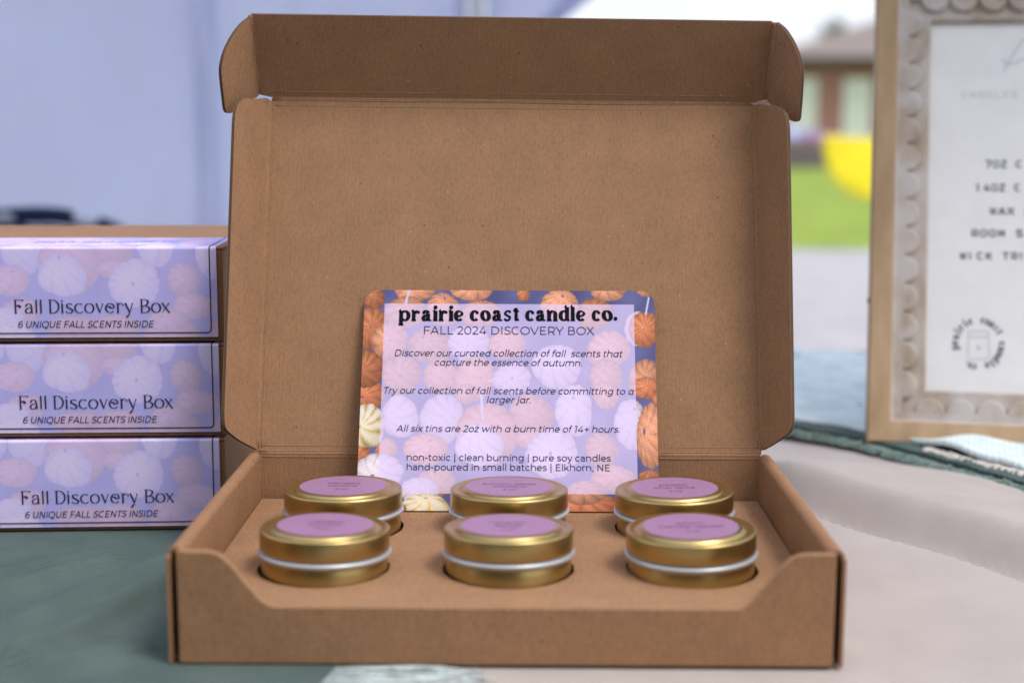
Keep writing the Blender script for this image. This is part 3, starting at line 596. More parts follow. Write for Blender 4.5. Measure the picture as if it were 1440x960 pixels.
def cloth_h(x, y):
    vx, vy = k1[0]-k0[0], k1[1]-k0[1]; L = math.hypot(vx, vy)
    s = ((x-k0[0])*(-vy)+(y-k0[1])*vx)/L + .004*np.sin(14*x+1)     # + = behind the crease
    al = ((x-k0[0])*vx+(y-k0[1])*vy)/L
    g = sst(-.22, -.06, al)*(1-sst(.55, .75, al))
    near = .010*np.exp(-(np.minimum(s, 0)/.04)**2)*(s <= 0) + (s > 0)*.010*(1-sst(0, .009, s))
    back = sst(.003, .036, s)*.027*(1-sst(.03, .21, s))
    back2 = .003*np.exp(-((s-.20-.15*al)/.03)**2)*sst(.0, .2, al)
    wr = .0006*np.sin(31*x+9*y+2*np.sin(7*y))+.0005*np.sin(-17*x+41*y)
    flat = sst(.147, .172, x)        # flat under the boxes
    w3 = .0036*np.exp(-((y+.05+.16*(x-.18)+.06*np.sin(5*x))/.012)**2)*sst(.16, .24, x)
    return CZ+flat*(g*(near+back+back2)+2.2*wr+w3)
nx, ny = 420, 260
gx = np.linspace(tx0, tx1, nx); gy = np.linspace(ty0, ty1, ny); X, Y = np.meshgrid(gx, gy); Z = cloth_h(X, Y)
vs = np.stack([X, Y, Z], -1).reshape(-1, 3); idx = np.arange(nx*ny).reshape(ny, nx)
fs = np.stack([idx[:-1, :-1], idx[:-1, 1:], idx[1:, 1:], idx[1:, :-1]], -1).reshape(-1, 4)
b = MB(); b.mesh(vs, fs.tolist())
per = [(x, ty0) for x in gx[::4]]+[(tx1, y) for y in gy[::4]]+[(x, ty1) for x in gx[::-4]]+[(tx0, y) for y in gy[::-4]]
rows = []
for j, dz in enumerate((0, -.01, -.12, -.3, -.5, -.7)):
    r = []
    for i, (x, y) in enumerate(per):
        nx_, ny_ = (1 if x >= tx1 else -1 if x <= tx0 else 0), (1 if y >= ty1 else -1 if y <= ty0 else 0); o = (.004*min(j, 1)+.03*(j/5)*(1+math.sin(i*.35)))*(j > 0)
        r.append((x+nx_*o, y+ny_*o, CZ+dz+(cloth_h(np.array(x), np.array(y))-CZ if j == 0 else 0)))
    rows.append(r)
for j in range(5):
    for i in range(len(per)): k = (i+1) % len(per); b.face([rows[j][i], rows[j+1][i], rows[j+1][k], rows[j][k]])
tcl = b.build('tablecloth', M_CLOTH); weld(tcl, 1e-4); tcl.data.polygons.foreach_set('use_smooth', [True]*len(tcl.data.polygons))
tag(tcl, 'beige linen tablecloth with a soft fold, covering the table', 'tablecloth')

# ---- sage runner on the left, pale fringe showing under the open box's front edge
e_a = on_z(462, 960); e_b = on_z(484, 936); ed = (e_b-e_a)[:2]; ed = ed/np.linalg.norm(ed)
def edge_x(y): return np.minimum(e_a[0]+(y-e_a[1])*ed[0]/ed[1], .02)
ridges = [((70, 922), (232, 828), .0042, .010), ((-40, 842), (120, 800), .0022, .012), ((60, 862), (215, 802), .0016, .010), ((-20, 806), (225, 762), .0010, .008), ((-60, 960), (120, 930), .0026, .016), ((120, 830), (225, 790), .0010, .006)]
ridges = [(on_z(*a), on_z(*c), A*2.3, wd) for a, c, A, wd in ridges]
def runner_h(x, y):
    z = np.full(np.shape(x), -.0004)
    for a, c, A, wd in ridges:
        s, t, d = seg_d(x, y, a, c); side = np.where(s > 0, 1.0, .55); z = z+A*np.exp(-(d/(wd*side))**2)
    z = z+.0004*np.sin(60*x+25*y)*sst(-.17, -.2, x)
    under = sst(-.152, -.146, x)+((y > .17)&(x > -.36))*1.0
    return np.where(under > 0, -.0004+(z+.0004)*np.clip(1-under, 0, 1), z)
ny, nx = 230, 300; gy = np.linspace(ty0+.003, .50, ny); b = MB()
U = np.linspace(0, 1, nx); X = np.array([tx0+.01+(edge_x(y)-tx0-.01)*U**.8 for y in gy]); Y = np.repeat(gy[:, None], nx, 1)
vs = np.stack([X, Y, runner_h(X, Y)], -1).reshape(-1, 3); idx = np.arange(nx*ny).reshape(ny, nx)
b.mesh(vs, np.stack([idx[:-1, :-1], idx[:-1, 1:], idx[1:, 1:], idx[1:, :-1]], -1).reshape(-1, 4).tolist())
run = thing('table_runner', 'sage green table runner under the stacked boxes, pale fringe at its end', 'table runner', (-.4, .1, 0)); off = np.array(run.location)
b.build('runner_cloth', M_GREEN, run, smooth=True, off=off)
b = MB()
for k in range(260):
    y = -.085+.42*k/260+rng.normal(0, .0006); x = float(edge_x(y)); L = .058+rng.normal(0, .005); a = rng.normal(-.10, .10)
    if y > -.0015: b_ = min(L, .06)
    h0 = .0002 if y < -.003 else -.0009
    b.tube([(x-.003, y, h0-.0004), (x+L*.3, y+L*.3*a+rng.normal(0, .0008), h0+abs(rng.normal(0, .0004))), (x+L*.65, y+L*.65*a+rng.normal(0, .002), h0+abs(rng.normal(0, .0004))), (x+L, y+L*a+rng.normal(0, .004), h0)], [.0007, .0006, .0006, .0004], 5)
b.build('fringe', M_PALE_FR, run, smooth=True, off=off)['kind'] = 'stuff'

# ---- fringed throw at the back right, carrying the sign
def line_pts(px, z): return [on_z(x, y, z)*np.array([1, 1, 0]) for x, y in px]
def strip_cloth(front, back, nx, ny, zf, zb_, bumpf):
    F = crom(front, 12); n = len(F); b = MB(); g = []
    for j in range(ny+1):
        t = j/ny; g.append([])
        for i in range(n):
            q = F[i]*(1-t)+back[0]*t*(1-i/(n-1))+back[1]*t*(i/(n-1)); g[-1].append((q[0], q[1], zf+(zb_-zf)*min(1, t*6)+bumpf(q[0], q[1])))
    for j in range(ny):
        for i in range(n-1): b.face([g[j][i], g[j][i+1], g[j+1][i+1], g[j+1][i]])
    return b, F
thr = thing('woven_throw', 'layered teal woven throw with green and cream fringes under the framed sign', 'throw', tuple(on_z(1300, 560))); off = np.array(thr.location)
fl = line_pts([(1060, 590), (1112, 601), (1218, 621), (1330, 652), (1450, 685), (1560, 719)], .0055)
bk = [on_z(1040, 498), on_z(1800, 560)]
b, F1 = strip_cloth(fl, bk, 60, 24, .0052, .0052, lambda x, y: .0007*math.sin(160*x)*math.sin(140*y)); o = b.build('under_layer', M_GREEN, thr, off=off); weld(o, 1e-6); o.modifiers.new('s', 'SOLIDIFY').thickness = .003
fl2 = line_pts([(1060, 580), (1112, 588), (1218, 605), (1330, 634), (1450, 664), (1560, 694)], .009)
b, F2 = strip_cloth(fl2, bk, 60, 60, .0085, .0085, lambda x, y: .0025*math.sin(95*x+12*y)*math.sin(88*y)+.002*math.sin(31*x-20*y)); o = b.build('upper_layer', M_TEAL, thr, off=off, smooth=True); weld(o, 1e-6); o.modifiers.new('s', 'SOLIDIFY').thickness = .0035
def fringe(F, L, z, mt, rr, dens, nm):
    b = MB(); P = [np.array(p) for p in F]
    for p, q in zip(P[:-1], P[1:]):
        d = q-p; ln = np.linalg.norm(d[:2]); nn = np.array([d[1], -d[0], 0])/ln
        if nn[1] > 0: nn = -nn
        for k in range(int(ln*dens)):
            o = p+d*rng.random(); l = L*(.7+.5*rng.random()); e = d/ln*rng.normal(0, .3)*l
            b.tube([o+[0, 0, z]-nn*.003, o+nn*l*.5+e*.4+[0, 0, z+abs(rng.normal(0, .0014))], o+nn*l+e+[0, 0, z*.5+.0006]], rr, 5)
    b.build(nm, mt, thr, smooth=True, off=off)['kind'] = 'stuff'
fringe(F1, .013, .0038, M_GREEN_FR, .0007, 1700, 'fringe')
fringe(F2[34:], .013, .0072, M_CREAM_FR, .0008, 1500, 'fringe')

# ================================================================== CARDBOARD PANELS
TH = .0019
def panel(name, outline, origin, ex, ey, parent, off, th=TH, mats=None, holes=(), back=True, beads=(), bevel=0):
    """flat card panel: outline in (u,v) metres on the plane origin,ex,ey; thickness goes behind ex x ey"""
    origin, ex, ey = (np.array(q, float) for q in (origin, ex, ey)); n = np.cross(ex, ey)
    P = lambda u, v, d=0: tuple(origin+u*ex+v*ey-d*n)
    bm = bmesh.new(); loops = [outline]+list(holes); tops = []
    for lp in loops:
        vsl = [bm.verts.new(P(u, v)) for u, v in lp]; tops.append(vsl)
        for i in range(len(vsl)): bm.edges.new((vsl[i], vsl[(i+1) % len(vsl)]))
    bmesh.ops.triangle_fill(bm, use_beauty=True, use_dissolve=False, edges=bm.edges[:])
    for f in bm.faces:
        f.normal_update()
        if np.dot(f.normal, n) < 0: f.normal_flip()
        f.material_index = 0
    tf = list(bm.faces); uvl = bm.loops.layers.uv.new('UVMap'); mp_ = {}
    for lp, vsl in zip(loops, tops):
        for v, (u, w_) in zip(vsl, lp): mp_[v] = bm.verts.new(P(u, w_, th))
    for f in tf:
        g = bm.faces.new([mp_[l.vert] for l in reversed(f.loops)]); g.material_index = 1
    for vsl in tops:
        acc = 0
        for i in range(len(vsl)):
            a, c = vsl[i], vsl[(i+1) % len(vsl)]; ln = (a.co-c.co).length
            g = bm.faces.new([a, c, mp_[c], mp_[a]]); g.material_index = 2
            for l, uv in zip(g.loops, ((acc, 1), (acc+ln, 1), (acc+ln, 0), (acc, 0))): l[uvl].uv = uv
            acc += ln
    bmesh.ops.recalc_face_normals(bm, faces=bm.faces)
    for v in bm.verts: v.co -= Vector(off)
    me = bpy.data.meshes.new(name); bm.to_mesh(me); bm.free()
    for mt_ in (mats or (M_KRAFT, M_KRAFT_OUT, M_EDGE)): me.materials.append(mt_)
    o = bpy.data.objects.new(name, me); COL.objects.link(o); o.parent = parent
    if beads:      # score lines pressed along the folds
        bm = bmesh.new(); bm.from_mesh(me); b = MB()
        for (u0, v0), (u1, v1), r in beads:
            tt_ = np.linspace(0, 1, 40); jj = np.convolve(rng.normal(0, 1, 46), np.ones(7)/7, 'valid')*1.6
            b.tube([P(u0+(u1-u0)*t_+.00012*j_, v0+(v1-v0)*t_+.00012*j_, r*(.5+.12*j_)) for t_, j_ in zip(tt_, jj)], r, 8)
        k = [bm.verts.new(Vector(v)-Vector(off)) for v in b.v]
        for f in b.f: bm.faces.new([k[i] for i in f]).smooth = True
        bm.to_mesh(me); bm.free()
    return o

W, D, H = .290, .1857, .0511
TZ = math.radians(18.3); UP = np.array([0, math.sin(TZ), math.cos(TZ)]); NL = np.array([0, -math.cos(TZ), math.sin(TZ)])
box = thing('mailer_box', 'open kraft cardboard mailer box with raised lid, holding gold tins', 'cardboard box', (0, D/2, 0)); off = np.array(box.location)
panel('bottom_panel', [(-.1434, .0036), (.1434, .0036), (.1434, D-.003), (-.1434, D-.003)], (0, 0, .0019), (1, 0, 0), (0, 1, 0), box, off)
# front panel with the scooped cut-out
hf = .0258; half = [(.1408, 0), (.1408, H-.0006), (.127, H-.0008), (.1215, H-.0026), (.1165, H-.0075), (.1125, H-.0130), (.1085, hf+.0075), (.1045, hf+.0028), (.1005, hf+.0003), (.0985, hf)]
fp = half+[(-u, v) for u, v in reversed(half)]
o = panel('front_panel', fp, (0, 0, 0), (1, 0, 0), (0, 0, 1), box, off, .0032, (M_KRAFT_OUT, M_KRAFT, M_KRAFT)); auto_smooth(o, 40, .0009, 3)
# side walls: rolled double wall, hollow inside
for sgn in (-1, 1):
    prof = [(-.145, 0), (-.145, H-.0032)]+[(-.1415-.0035*math.cos(a), H-.0032+.0032*math.sin(a)) for a in np.linspace(.25, math.pi-.25, 9)]+[(-.138, H-.0032), (-.138, .0022), (-.1394, .0022), (-.1394, H-.004)]
    prof += [(-.1415+.0021*math.cos(a), H-.0038+.0020*math.sin(a)) for a in np.linspace(.3, math.pi-.3, 7)]+[(-.1436, H-.004), (-.1436, 0)]
    n = len(prof); b = MB()
    lv = [.0036, .006, D-.001]
    for y0, y1 in zip(lv[:-1], lv[1:]):
        for i in range(n):
            (xa_, za), (xb_, zb2) = prof[i], prof[(i+1) % n]
            b.face([(sgn*-xa_*-1, y0, za), (sgn*-xb_*-1, y0, zb2), (sgn*-xb_*-1, y1, zb2), (sgn*-xa_*-1, y1, za)])
    ins = lambda i: prof[i]
    # end caps (quads between outer and inner skins)
    no = 13; outer = prof[:no]; inner = prof[no:][::-1]
    for y in (lv[0], lv[-1]):
        m_ = len(outer); k_ = len(inner)
        for i in range(m_-1):
            a = inner[min(int(i*k_/m_), k_-1)]; c = inner[min(int((i+1)*k_/m_), k_-1)]
            pts = [(sgn*-outer[i][0]*-1, y, outer[i][1]), (sgn*-outer[i+1][0]*-1, y, outer[i+1][1]), (sgn*-c[0]*-1, y, c[1])]
            if a != c: pts.append((sgn*-a[0]*-1, y, a[1]))
            b.face(pts)
    sk = [(-.145, 0), (-.145, H-.0032), (-.1436, H-.004), (-.1436, 0)]
    for i in range(4):
        (xa_, za), (xb_, zb2) = sk[i], sk[(i+1) % 4]; b.face([(sgn*-xa_*-1, 0, za), (sgn*-xb_*-1, 0, zb2), (sgn*-xb_*-1, .0036, zb2), (sgn*-xa_*-1, .0036, za)])
    b.face([(sgn*-q_[0]*-1, 0, q_[1]) for q_ in sk])
    o = b.build('side_wall', M_KRAFT_OUT, box, off=off); weld(o, 1e-6); auto_smooth(o, 50)
panel('back_panel', [(-.1372, 0), (.1372, 0), (.1385, .0498), (-.1385, .0498)], (0, D-.0018, 0), (1, 0, 0), (0, 0, 1), box, off, beads=[((-.137, .0486), (.137, .0486), .0005)])
HZ = np.array([0, D, .0503])
LT, RT = .2056, .2030
panel('lid_panel', [(-.1397, .0006), (.1395, .0006), (.1398, RT), (-.1391, LT)], HZ, (1, 0, 0), UP, box, off,
      beads=[((-.139, -.0002), (.139, -.0002), .0012), ((-.139, .0012), (.139, .0012), .0006), ((-.138, .0042), (.138, .0042), .00035), ((-.1391, LT-.0006), (.1396, RT-.0006), .0008), ((-.137, LT-.0042), (.1376, RT-.0042), .0004), ((-.1376, .003), (-.1370, LT-.004), .00035), ((.1376, .003), (.1380, RT-.004), .00035)])
def dirL(phi, sgn): return math.cos(phi)*np.array([sgn, 0, 0.])+math.sin(phi)*NL
# side flaps of the lid, folded forward
phiL, phiR = math.radians(71), math.radians(70.5)
Lf = [(.0004, .0022), (.0012, .0018), (.0215, .0052), (.0355, .0095), (.0372, .0160), (.0378, .088), (.0388, .1815), (.0372, .1890), (.0310, .1955), (.0200, .1985), (.0060, .2040), (.0004, .2046)]
pl = panel('side_flap', [(-u, v) for u, v in round_corners(Lf, [0, 0, .004, .006, .004, 0, .004, .005, .006, .004, .002, 0])][::-1], HZ+np.array([-.1397, 0, 0]), -dirL(phiL, -1), UP, box, off, beads=[((0, .003), (0, .204), .0011), ((-.0022, .004), (-.0022, .203), .0003)])
Rf = [(.0004, .0030), (.0150, .0058), (.0310, .0100), (.0332, .0160), (.0352, .090), (.0374, .1765), (.0360, .1860), (.0290, .1925), (.0180, .1962), (.0055, .2015), (.0004, .2020)]
panel('side_flap', round_corners(Rf, [0, .004, .006, .004, 0, .004, .005, .006, .004, .002, 0]), HZ+np.array([.1397, 0, 0]), dirL(phiR, 1), UP, box, off, beads=[((0, .003), (0, .2015), .0011), ((.0022, .004), (.0022, .2005), .0003)])
# tuck flap bent forward at the top of the lid
AL = math.radians(40); DT = math.cos(AL)*UP+math.sin(AL)*NL; T0 = HZ+UP*(LT+RT)/2; slope = (RT-LT)/.279
exT = np.array([1, 0, 0])*1.0+UP*slope; exT /= np.linalg.norm(exT)
ll, lr = .0496, .0488
panel('tuck_flap', [(-.1395, .0008), (.1398, .0008), (.1464, .0030), (.1468, .0040), (.1462, lr), (-.1466, ll), (-.1464, .0030), (-.1460, .0022)], T0, exT, DT, box, off,
      beads=[((-.1385, .0), (.1385, .0), .0012), ((-.137, .0042), (.137, .0046), .00035), ((-.1456, .004), (-.1458, ll-.001), .0004), ((.1456, .004), (.1454, lr-.001), .0004)])
NT = np.cross(exT, DT)
def ear_bead(ln): return [((0, .003), (0, ln-.0005), .0012)]
def ear(sgn, phi, px_pts, ln, rad):
    org = T0+exT*sgn*.1466; d = math.cos(phi)*sgn*exT+math.sin(phi)*NT; nn = np.cross(d, DT)
    pts = []
    for p in px_pts:
        q = on_plane(*p, org, nn)-org; pts.append((float(np.dot(q, d)), float(np.dot(q, DT))))
    pts = round_corners(pts, rad)
    if sgn < 0: panel('tuck_ear', [(-u, v) for u, v in pts][::-1], org, -d, DT, box, off, beads=ear_bead(ln))
    else: panel('tuck_ear', pts, org, d, DT, box, off, beads=ear_bead(ln))
    return pts
EARL = [(364, 135), (331, 158), (318, 161), (314, 128), (311, 98), (316, 74), (328, 50), (342, 32), (354, 24)]
EARR = [(1079, 143), (1108, 168), (1122, 173), (1125, 140), (1127, 106), (1124, 82), (1114, 58), (1102, 40), (1091, 32)]
ear(-1, R(68), EARL, ll, [0, .004, .004, .003, .004, .006, .006, .004, 0]); ear(1, R(68), EARR, lr, [0, .004, .004, .003, .004, .006, .006, .004, 0])

# ---- tins
def tin_c(px0, px1, py_row_y): 
    q = on_plane((px0+px1)/2, 760, (0, py_row_y, 0), (0, 1, 0)); return q[0]
FRONT_Y, BACK_Y = .0560, .1250
spots = [(on_plane(454.5, 770, (0, FRONT_Y, 0), (0, 1, 0))[0], FRONT_Y, (-2.0, 1.0)), (on_plane(715, 770, (0, FRONT_Y, 0), (0, 1, 0))[0], FRONT_Y, (-2.6, 0)), (on_plane(974, 770, (0, FRONT_Y+.0015, 0), (0, 1, 0))[0], FRONT_Y+.0015, (-.4, -1.2)),
         (on_plane(482.5, 700, (0, BACK_Y, 0), (0, 1, 0))[0], BACK_Y, (-1.4, .0)), (on_plane(716, 700, (0, BACK_Y, 0), (0, 1, 0))[0], BACK_Y, (-1.8, 0)), (on_plane(950, 700, (0, BACK_Y, 0), (0, 1, 0))[0], BACK_Y, (-.8, -.9))]
ins = thing('insert_tray', 'kraft cardboard insert with six round holes inside the open box', 'insert', (0, D/2, .002)); off = np.array(ins.location)
def hole(cx, cy, k):
    r = .0304; cy += .0014; pts = [(cx+r*1.03*math.cos(a), cy+r*1.03*math.sin(a)) for a in np.radians(np.arange(11.25, 371, 22.5))]
    return round_corners(pts, .004, 3)
holes = [hole(x, y, k) for k, (x, y, _) in enumerate(spots)]
panel('tray_top', [(-.1372, .0036), (.1372, .0036), (.1372, D-.0045), (-.1372, D-.0045)], (0, 0, .0254), (1, 0, 0), (0, 1, 0), ins, off, .0014, holes=holes)
for y, nn in ((.0044, 1), (D-.0060, -1)):
    b = MB(); b.box((-.1370, y, .0022), (.1370, y+.0013, .0239)); b.build('tray_wall', M_KRAFT, ins, off=off)

def make_tin():
    root = thing('candle_tin', 'x', 'candle tin')
    b = MB(); b.lathe([(0, .0030), (.0275, .0030), (.0288, .0036), (.0294, .0050), (.0294, .0300), (.0291, .0318), (.0289, .0330), (.0289, .0362), (0, .0362)], 96); o = b.build('tin_base', M_GOLD, root); weld(o); auto_smooth(o, 35)
    b = MB(); b.lathe([(.0292, .0334)]+[(.0302+.0009*math.cos(a), .0352+.00105*math.sin(a)) for a in np.linspace(-2.2, 2.2, 13)]+[(.0292, .0368)], 96); o = b.build('seam_ring', M_SILVER, root, smooth=True)
    b = MB(); b.lathe([(.0286, .0372), (.0300, .0372), (.0302, .0378), (.0302, .0452)]+[(.0290+.0012*math.cos(a), .0455+.0011*math.sin(a)) for a in np.linspace(0, math.pi/2, 7)]+[(.0278, .0463), (.0266, .0458), (.0258, .0457), (.0251, .0460), (.0246, .0467), (.0240, .0472), (.0232, .0474), (.015, .04745), (0, .04745)], 128)
    lid = b.build('tin_lid', M_GOLD, root); weld(lid); auto_smooth(lid, 60)
    b = MB(); n = 72; z = .0476; b.face([(.0222*math.cos(2*math.pi*k/n), .0222*math.sin(2*math.pi*k/n), z) for k in range(n)])
    for k in range(n):
        a, c = 2*math.pi*k/n, 2*math.pi*(k+1)/n; b.face([(.0222*math.cos(a), .0222*math.sin(a), .0474), (.0222*math.cos(c), .0222*math.sin(c), .0474), (.0222*math.cos(c), .0222*math.sin(c), z), (.0222*math.cos(a), .0222*math.sin(a), z)])
    b.build('lid_label', M_LILAC, lid)
    return root
names = [('mahogany', 'coconut'), ('cinnamon', 'apples'), ('autumn', 'harvest leaves'), ('mahogany', 'coconut'), ('autumn leaves', 'woodland'), ('pumpkin', 'chai latte')]
labs = ['gold candle tin in the left hole of the front row, lilac label', 'gold candle tin in the middle hole of the front row, lilac label', 'gold candle tin in the right hole of the front row, lilac label',
        'gold candle tin in the back row beside the left edge of the printed card', 'gold candle tin in the back row before the middle of the printed card', 'gold candle tin in the back row beside the right edge of the printed card']
proto = make_tin()
for k, (x, y, (tx, ty)) in enumerate(spots):
    r = proto if k == 0 else copy_tree(proto)
    r.location = (x, y, -.0016 if k < 3 else -.0004); r.rotation_euler = (R(tx), R(ty), 0); tag(r, labs[k], 'candle tin', 'gold candle tins in the open box')
for k, r in enumerate([o for o in bpy.data.objects if o.type == 'EMPTY' and o.name.startswith('candle_tin')]):
    lid = [q for q in bpy.data.objects if q.parent == r and q.name.startswith('tin_lid')][0]; lb = [q for q in bpy.data.objects if q.parent == lid][0]
    i = int(np.argmin([abs(r.location.x-s[0])+abs(r.location.y-s[1]) for s in spots])); l1, l2 = names[i]; b = MB(); fr = lambda u, v: (u, v, .04768)
    for s_, yy, em, ln in ((l1, .0035, .0046, len(l1)*.0021), (l2, -.0025, .0046, len(l2)*.0021), ('2 oz', -.0095, .0036, .0065)): text_into(b, s_, fr, -ln/2, ln/2, yy, em*.8, 0, 50)
    b.build('label_lettering', M_INK_FAINT, lid)

# ================================================================== PRINTED CARD
LAM = math.radians(26.8); CB = (on_z(502, 718, .0262)+on_z(928, 718, .0262))/2; CB[1] -= .0006
CU = np.array([1, 0, 0.]); CV = np.array([0, math.sin(LAM), math.cos(LAM)]); CN = np.cross(CU, CV)
bl = on_plane(502, 718, CB, CN); br_ = on_plane(928, 718, CB, CN); tl = on_plane(512, 407, CB, CN); tr = on_plane(919, 410, CB, CN)
CB = CB+CU*(((bl+br_)/2-CB)[0]*.5+((tl+tr)/2-CB)[0]*.5); cw = ((br_-bl)[0]+(tr-tl)[0])/4; chh = float(np.dot((tl+tr)/2-CB, CV))
card = thing('info_card', 'rounded pumpkin-print card with printed text leaning against the open lid', 'card', tuple(CB)); off = np.array(CB)
cfr = lambda u, v, d=0.0: CB+u*CU+v*CV+d*CN-off
def cuv(px, py): q = on_plane(px, py, CB, CN)-CB; return float(np.dot(q, CU)), float(np.dot(q, CV))
rc = .0078; ol = []
for cx_, cy_, a0 in ((cw-rc, chh-rc, 0), (-cw+rc, chh-rc, 90), (-cw+rc, rc, 180), (cw-rc, rc, 270)):
    for a in np.radians(np.linspace(a0, a0+90, 9)): ol.append((cx_+rc*math.cos(a), cy_+rc*math.sin(a)))
panel('card_stock', ol, CB, CU, CV, card, off, .0005, (M_STOCK, M_STOCK, M_STOCK))
nr, nc = 380, 480; vv = np.linspace(0, chh, nr)
hw_ = np.array([cw-rc+math.sqrt(max(0, rc*rc-(max(0, v-(chh-rc), rc-v))**2)) for v in vv]); UU = np.linspace(-1, 1, nc)[None, :]*hw_[:, None]; VV = np.repeat(vv[:, None], nc, 1)
def uv_to_px(U_, V_):      # flat picture coordinates spread evenly over the card
    return 715+U_/cw*208.5, 715-V_/chh*309
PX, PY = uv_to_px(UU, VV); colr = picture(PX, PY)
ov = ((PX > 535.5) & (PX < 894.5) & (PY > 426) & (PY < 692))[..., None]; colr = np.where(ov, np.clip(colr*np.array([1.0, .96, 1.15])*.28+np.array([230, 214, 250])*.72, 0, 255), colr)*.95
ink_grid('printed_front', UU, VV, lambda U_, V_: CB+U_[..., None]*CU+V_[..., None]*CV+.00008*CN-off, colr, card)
b = MB(); fr = lambda u, v: cfr(u, v, .0003)
x0 = 560.5; tt = 'prairie coast candle co.'
pos = [(92,235),(248,352),(372,498),(512,572),(582,692),(705,765),(770,890),None,(965,1080),(1094,1224),(1240,1366),(1376,1480)]
pos = [None if p is None else (550+p[0]/8.727, 550+p[1]/8.727) for p in pos]+[(710+a/8.47, 710+c/8.47) for a, c in ((103,168),)]+[None]+[(710+a/8.47, 710+c/8.47) for a, c in ((242,355),(368,486),(497,634),(640,778),(782,836),(848,962))]+[None]+[(710+a/8.47, 710+c/8.47) for a, c in ((1035,1142),(1155,1286),(1294,1342))]
by = 450.9
for chx, p in zip(tt, pos):
    if p is None: continue
    u0, v0 = cuv(p[0], by); u1, _ = cuv(p[1], by); _, v1 = cuv(p[0], by-14.0); glyph(b, chx, BOLD, (.20, .085), u0, u1, v0, v1-v0, fr)
b.build('title_lettering', M_INK, card)
b = MB(); fr = lambda u, v: cfr(u, v, .0003)
def cline(s_, xl, xr, basey, cap, sh_=0.0, offs=38):
    u0, v0 = cuv(xl, basey); u1, _ = cuv(xr, basey); _, v1 = cuv(xl, basey-cap); text_into(b, s_, fr, u0, u1, v0, (v1-v0), sh_, offs)
cline('FALL 2024 DISCOVERY BOX', 595.2, 835, 470, 11.4, 0, 33)
cline('Discover our curated collection of fall  scents that', 554.2, 874.6, 500.6, 9.2, .22); cline('capture the essence of autumn.', 610.7, 818.3, 513.9, 9.2, .22)
cline('Try our collection of fall scents before committing to a', 538.7, 890.6, 553.2, 9.2, .22); cline('larger jar.', 684, 746.3, 566.4, 9.2, .22)
cline('All six tins are 2oz with a burn time of 14+ hours.', 557.5, 871.4, 606.6, 9.2, .22)
cline('non-toxic | clean burning | pure soy candles', 571.7, 858.6, 647.3, 9.4); cline('hand-poured in small batches | Elkhorn, NE', 571.7, 858, 660.8, 9.4)
b.build('body_lettering', M_INK_BLUE, card)

# ================================================================== STACK OF CLOSED BOXES
sx_, sy_ = on_z(322, 743)[:2]; dxs = on_z(322, 743)-on_z(0, 748); SA = math.atan2(dxs[1], dxs[0])*.8
BW, BD, BH, PITCH_Z = .178, .187, .0530, .0547
# local frame: origin at the box's front-right bottom corner, x to the left is negative
def make_stack_box():
    root = thing('gift_box', 'x', 'cardboard box')
    b = MB(); b.box((-BW, 0, 0), (0, BD, BH-.0018)); o = b.build('box_body', M_KRAFT_OUT, root); auto_smooth(o, 30, .0012, 3)
    b = MB(); b.box((-BW-.0003, .0004, BH-.0016), (.0003, BD+.0003, BH)); o = b.build('lid_panel', M_KRAFT, root); auto_smooth(o, 30, .0006, 2)
    b = MB(); b.box((-BW+.001, -.0013, .0028), (-.0072+.0045, -.0002, BH-.0025)); o = b.build('front_flap', M_KRAFT_OUT, root); auto_smooth(o, 30, .0004, 2)
    return root
gb = make_stack_box()
cs_, sn_ = math.cos(SA), math.sin(SA); ORG = np.array([sx_, sy_, 0.0]); EX = np.array([cs_, sn_, 0]); EY = np.array([-sn_, cs_, 0])
# sleeve: local (u along x, s along the wrap: 0 at label bottom, up the front, then back over the top)
top_o = ORG+np.array([0, 0, 2*PITCH_Z])
def loc_front(px, py):
    q = on_plane(px, py, top_o-EY*.0016, EY)-top_o; return float(np.dot(q, EX)), float(q[2])
lz0 = .0026; r_ = .0014; zt_ = BH+.0003; Lr = loc_front(305, 420)[0]; Ll = -BW+.006
fl_ = zt_-r_-lz0; arc = r_*math.pi/2; dep_top = .070
def sleeve_xyz(u, s, d=0.0):
    u = np.asarray(u, float); s = np.asarray(s, float); yf = -.0016
    a = np.clip((s-fl_)/r_, 0, math.pi/2); back = np.maximum(s-fl_-arc, 0); up = np.minimum(s, fl_)
    y = yf+r_*(1-np.cos(a))+back-d*np.cos(a); z = lz0+up+r_*np.sin(a)+d*np.sin(a)
    return np.stack([u+0*s, y, z], -1)
ns, nu = 300, 360; sv = np.linspace(0, fl_+arc+dep_top, ns); uv_ = np.linspace(Ll, Lr, nu); UU, SS = np.meshgrid(uv_, sv)
mpp = (loc_front(300, 440)[0]-loc_front(0, 440)[0])/300; u_ref = loc_front(0, 471)[0]
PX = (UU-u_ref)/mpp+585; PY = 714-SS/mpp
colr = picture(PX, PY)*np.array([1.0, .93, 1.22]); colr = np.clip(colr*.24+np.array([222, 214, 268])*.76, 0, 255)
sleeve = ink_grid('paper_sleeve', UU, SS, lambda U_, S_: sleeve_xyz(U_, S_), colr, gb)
sleeve.data.polygons.foreach_set('use_smooth', [True]*len(sleeve.data.polygons))
def lab_uv(px, py): u, z = loc_front(px, py); return u, z-lz0
b = MB(); sf = lambda u, s: tuple(sleeve_xyz(u, s, .0003))
ur, s0 = lab_uv(296, 440)[0], lab_uv(290, 467.3)[1]; s1 = fl_+arc+dep_top-.004; ul = Ll+.004; wl = .00033; rr = .0022
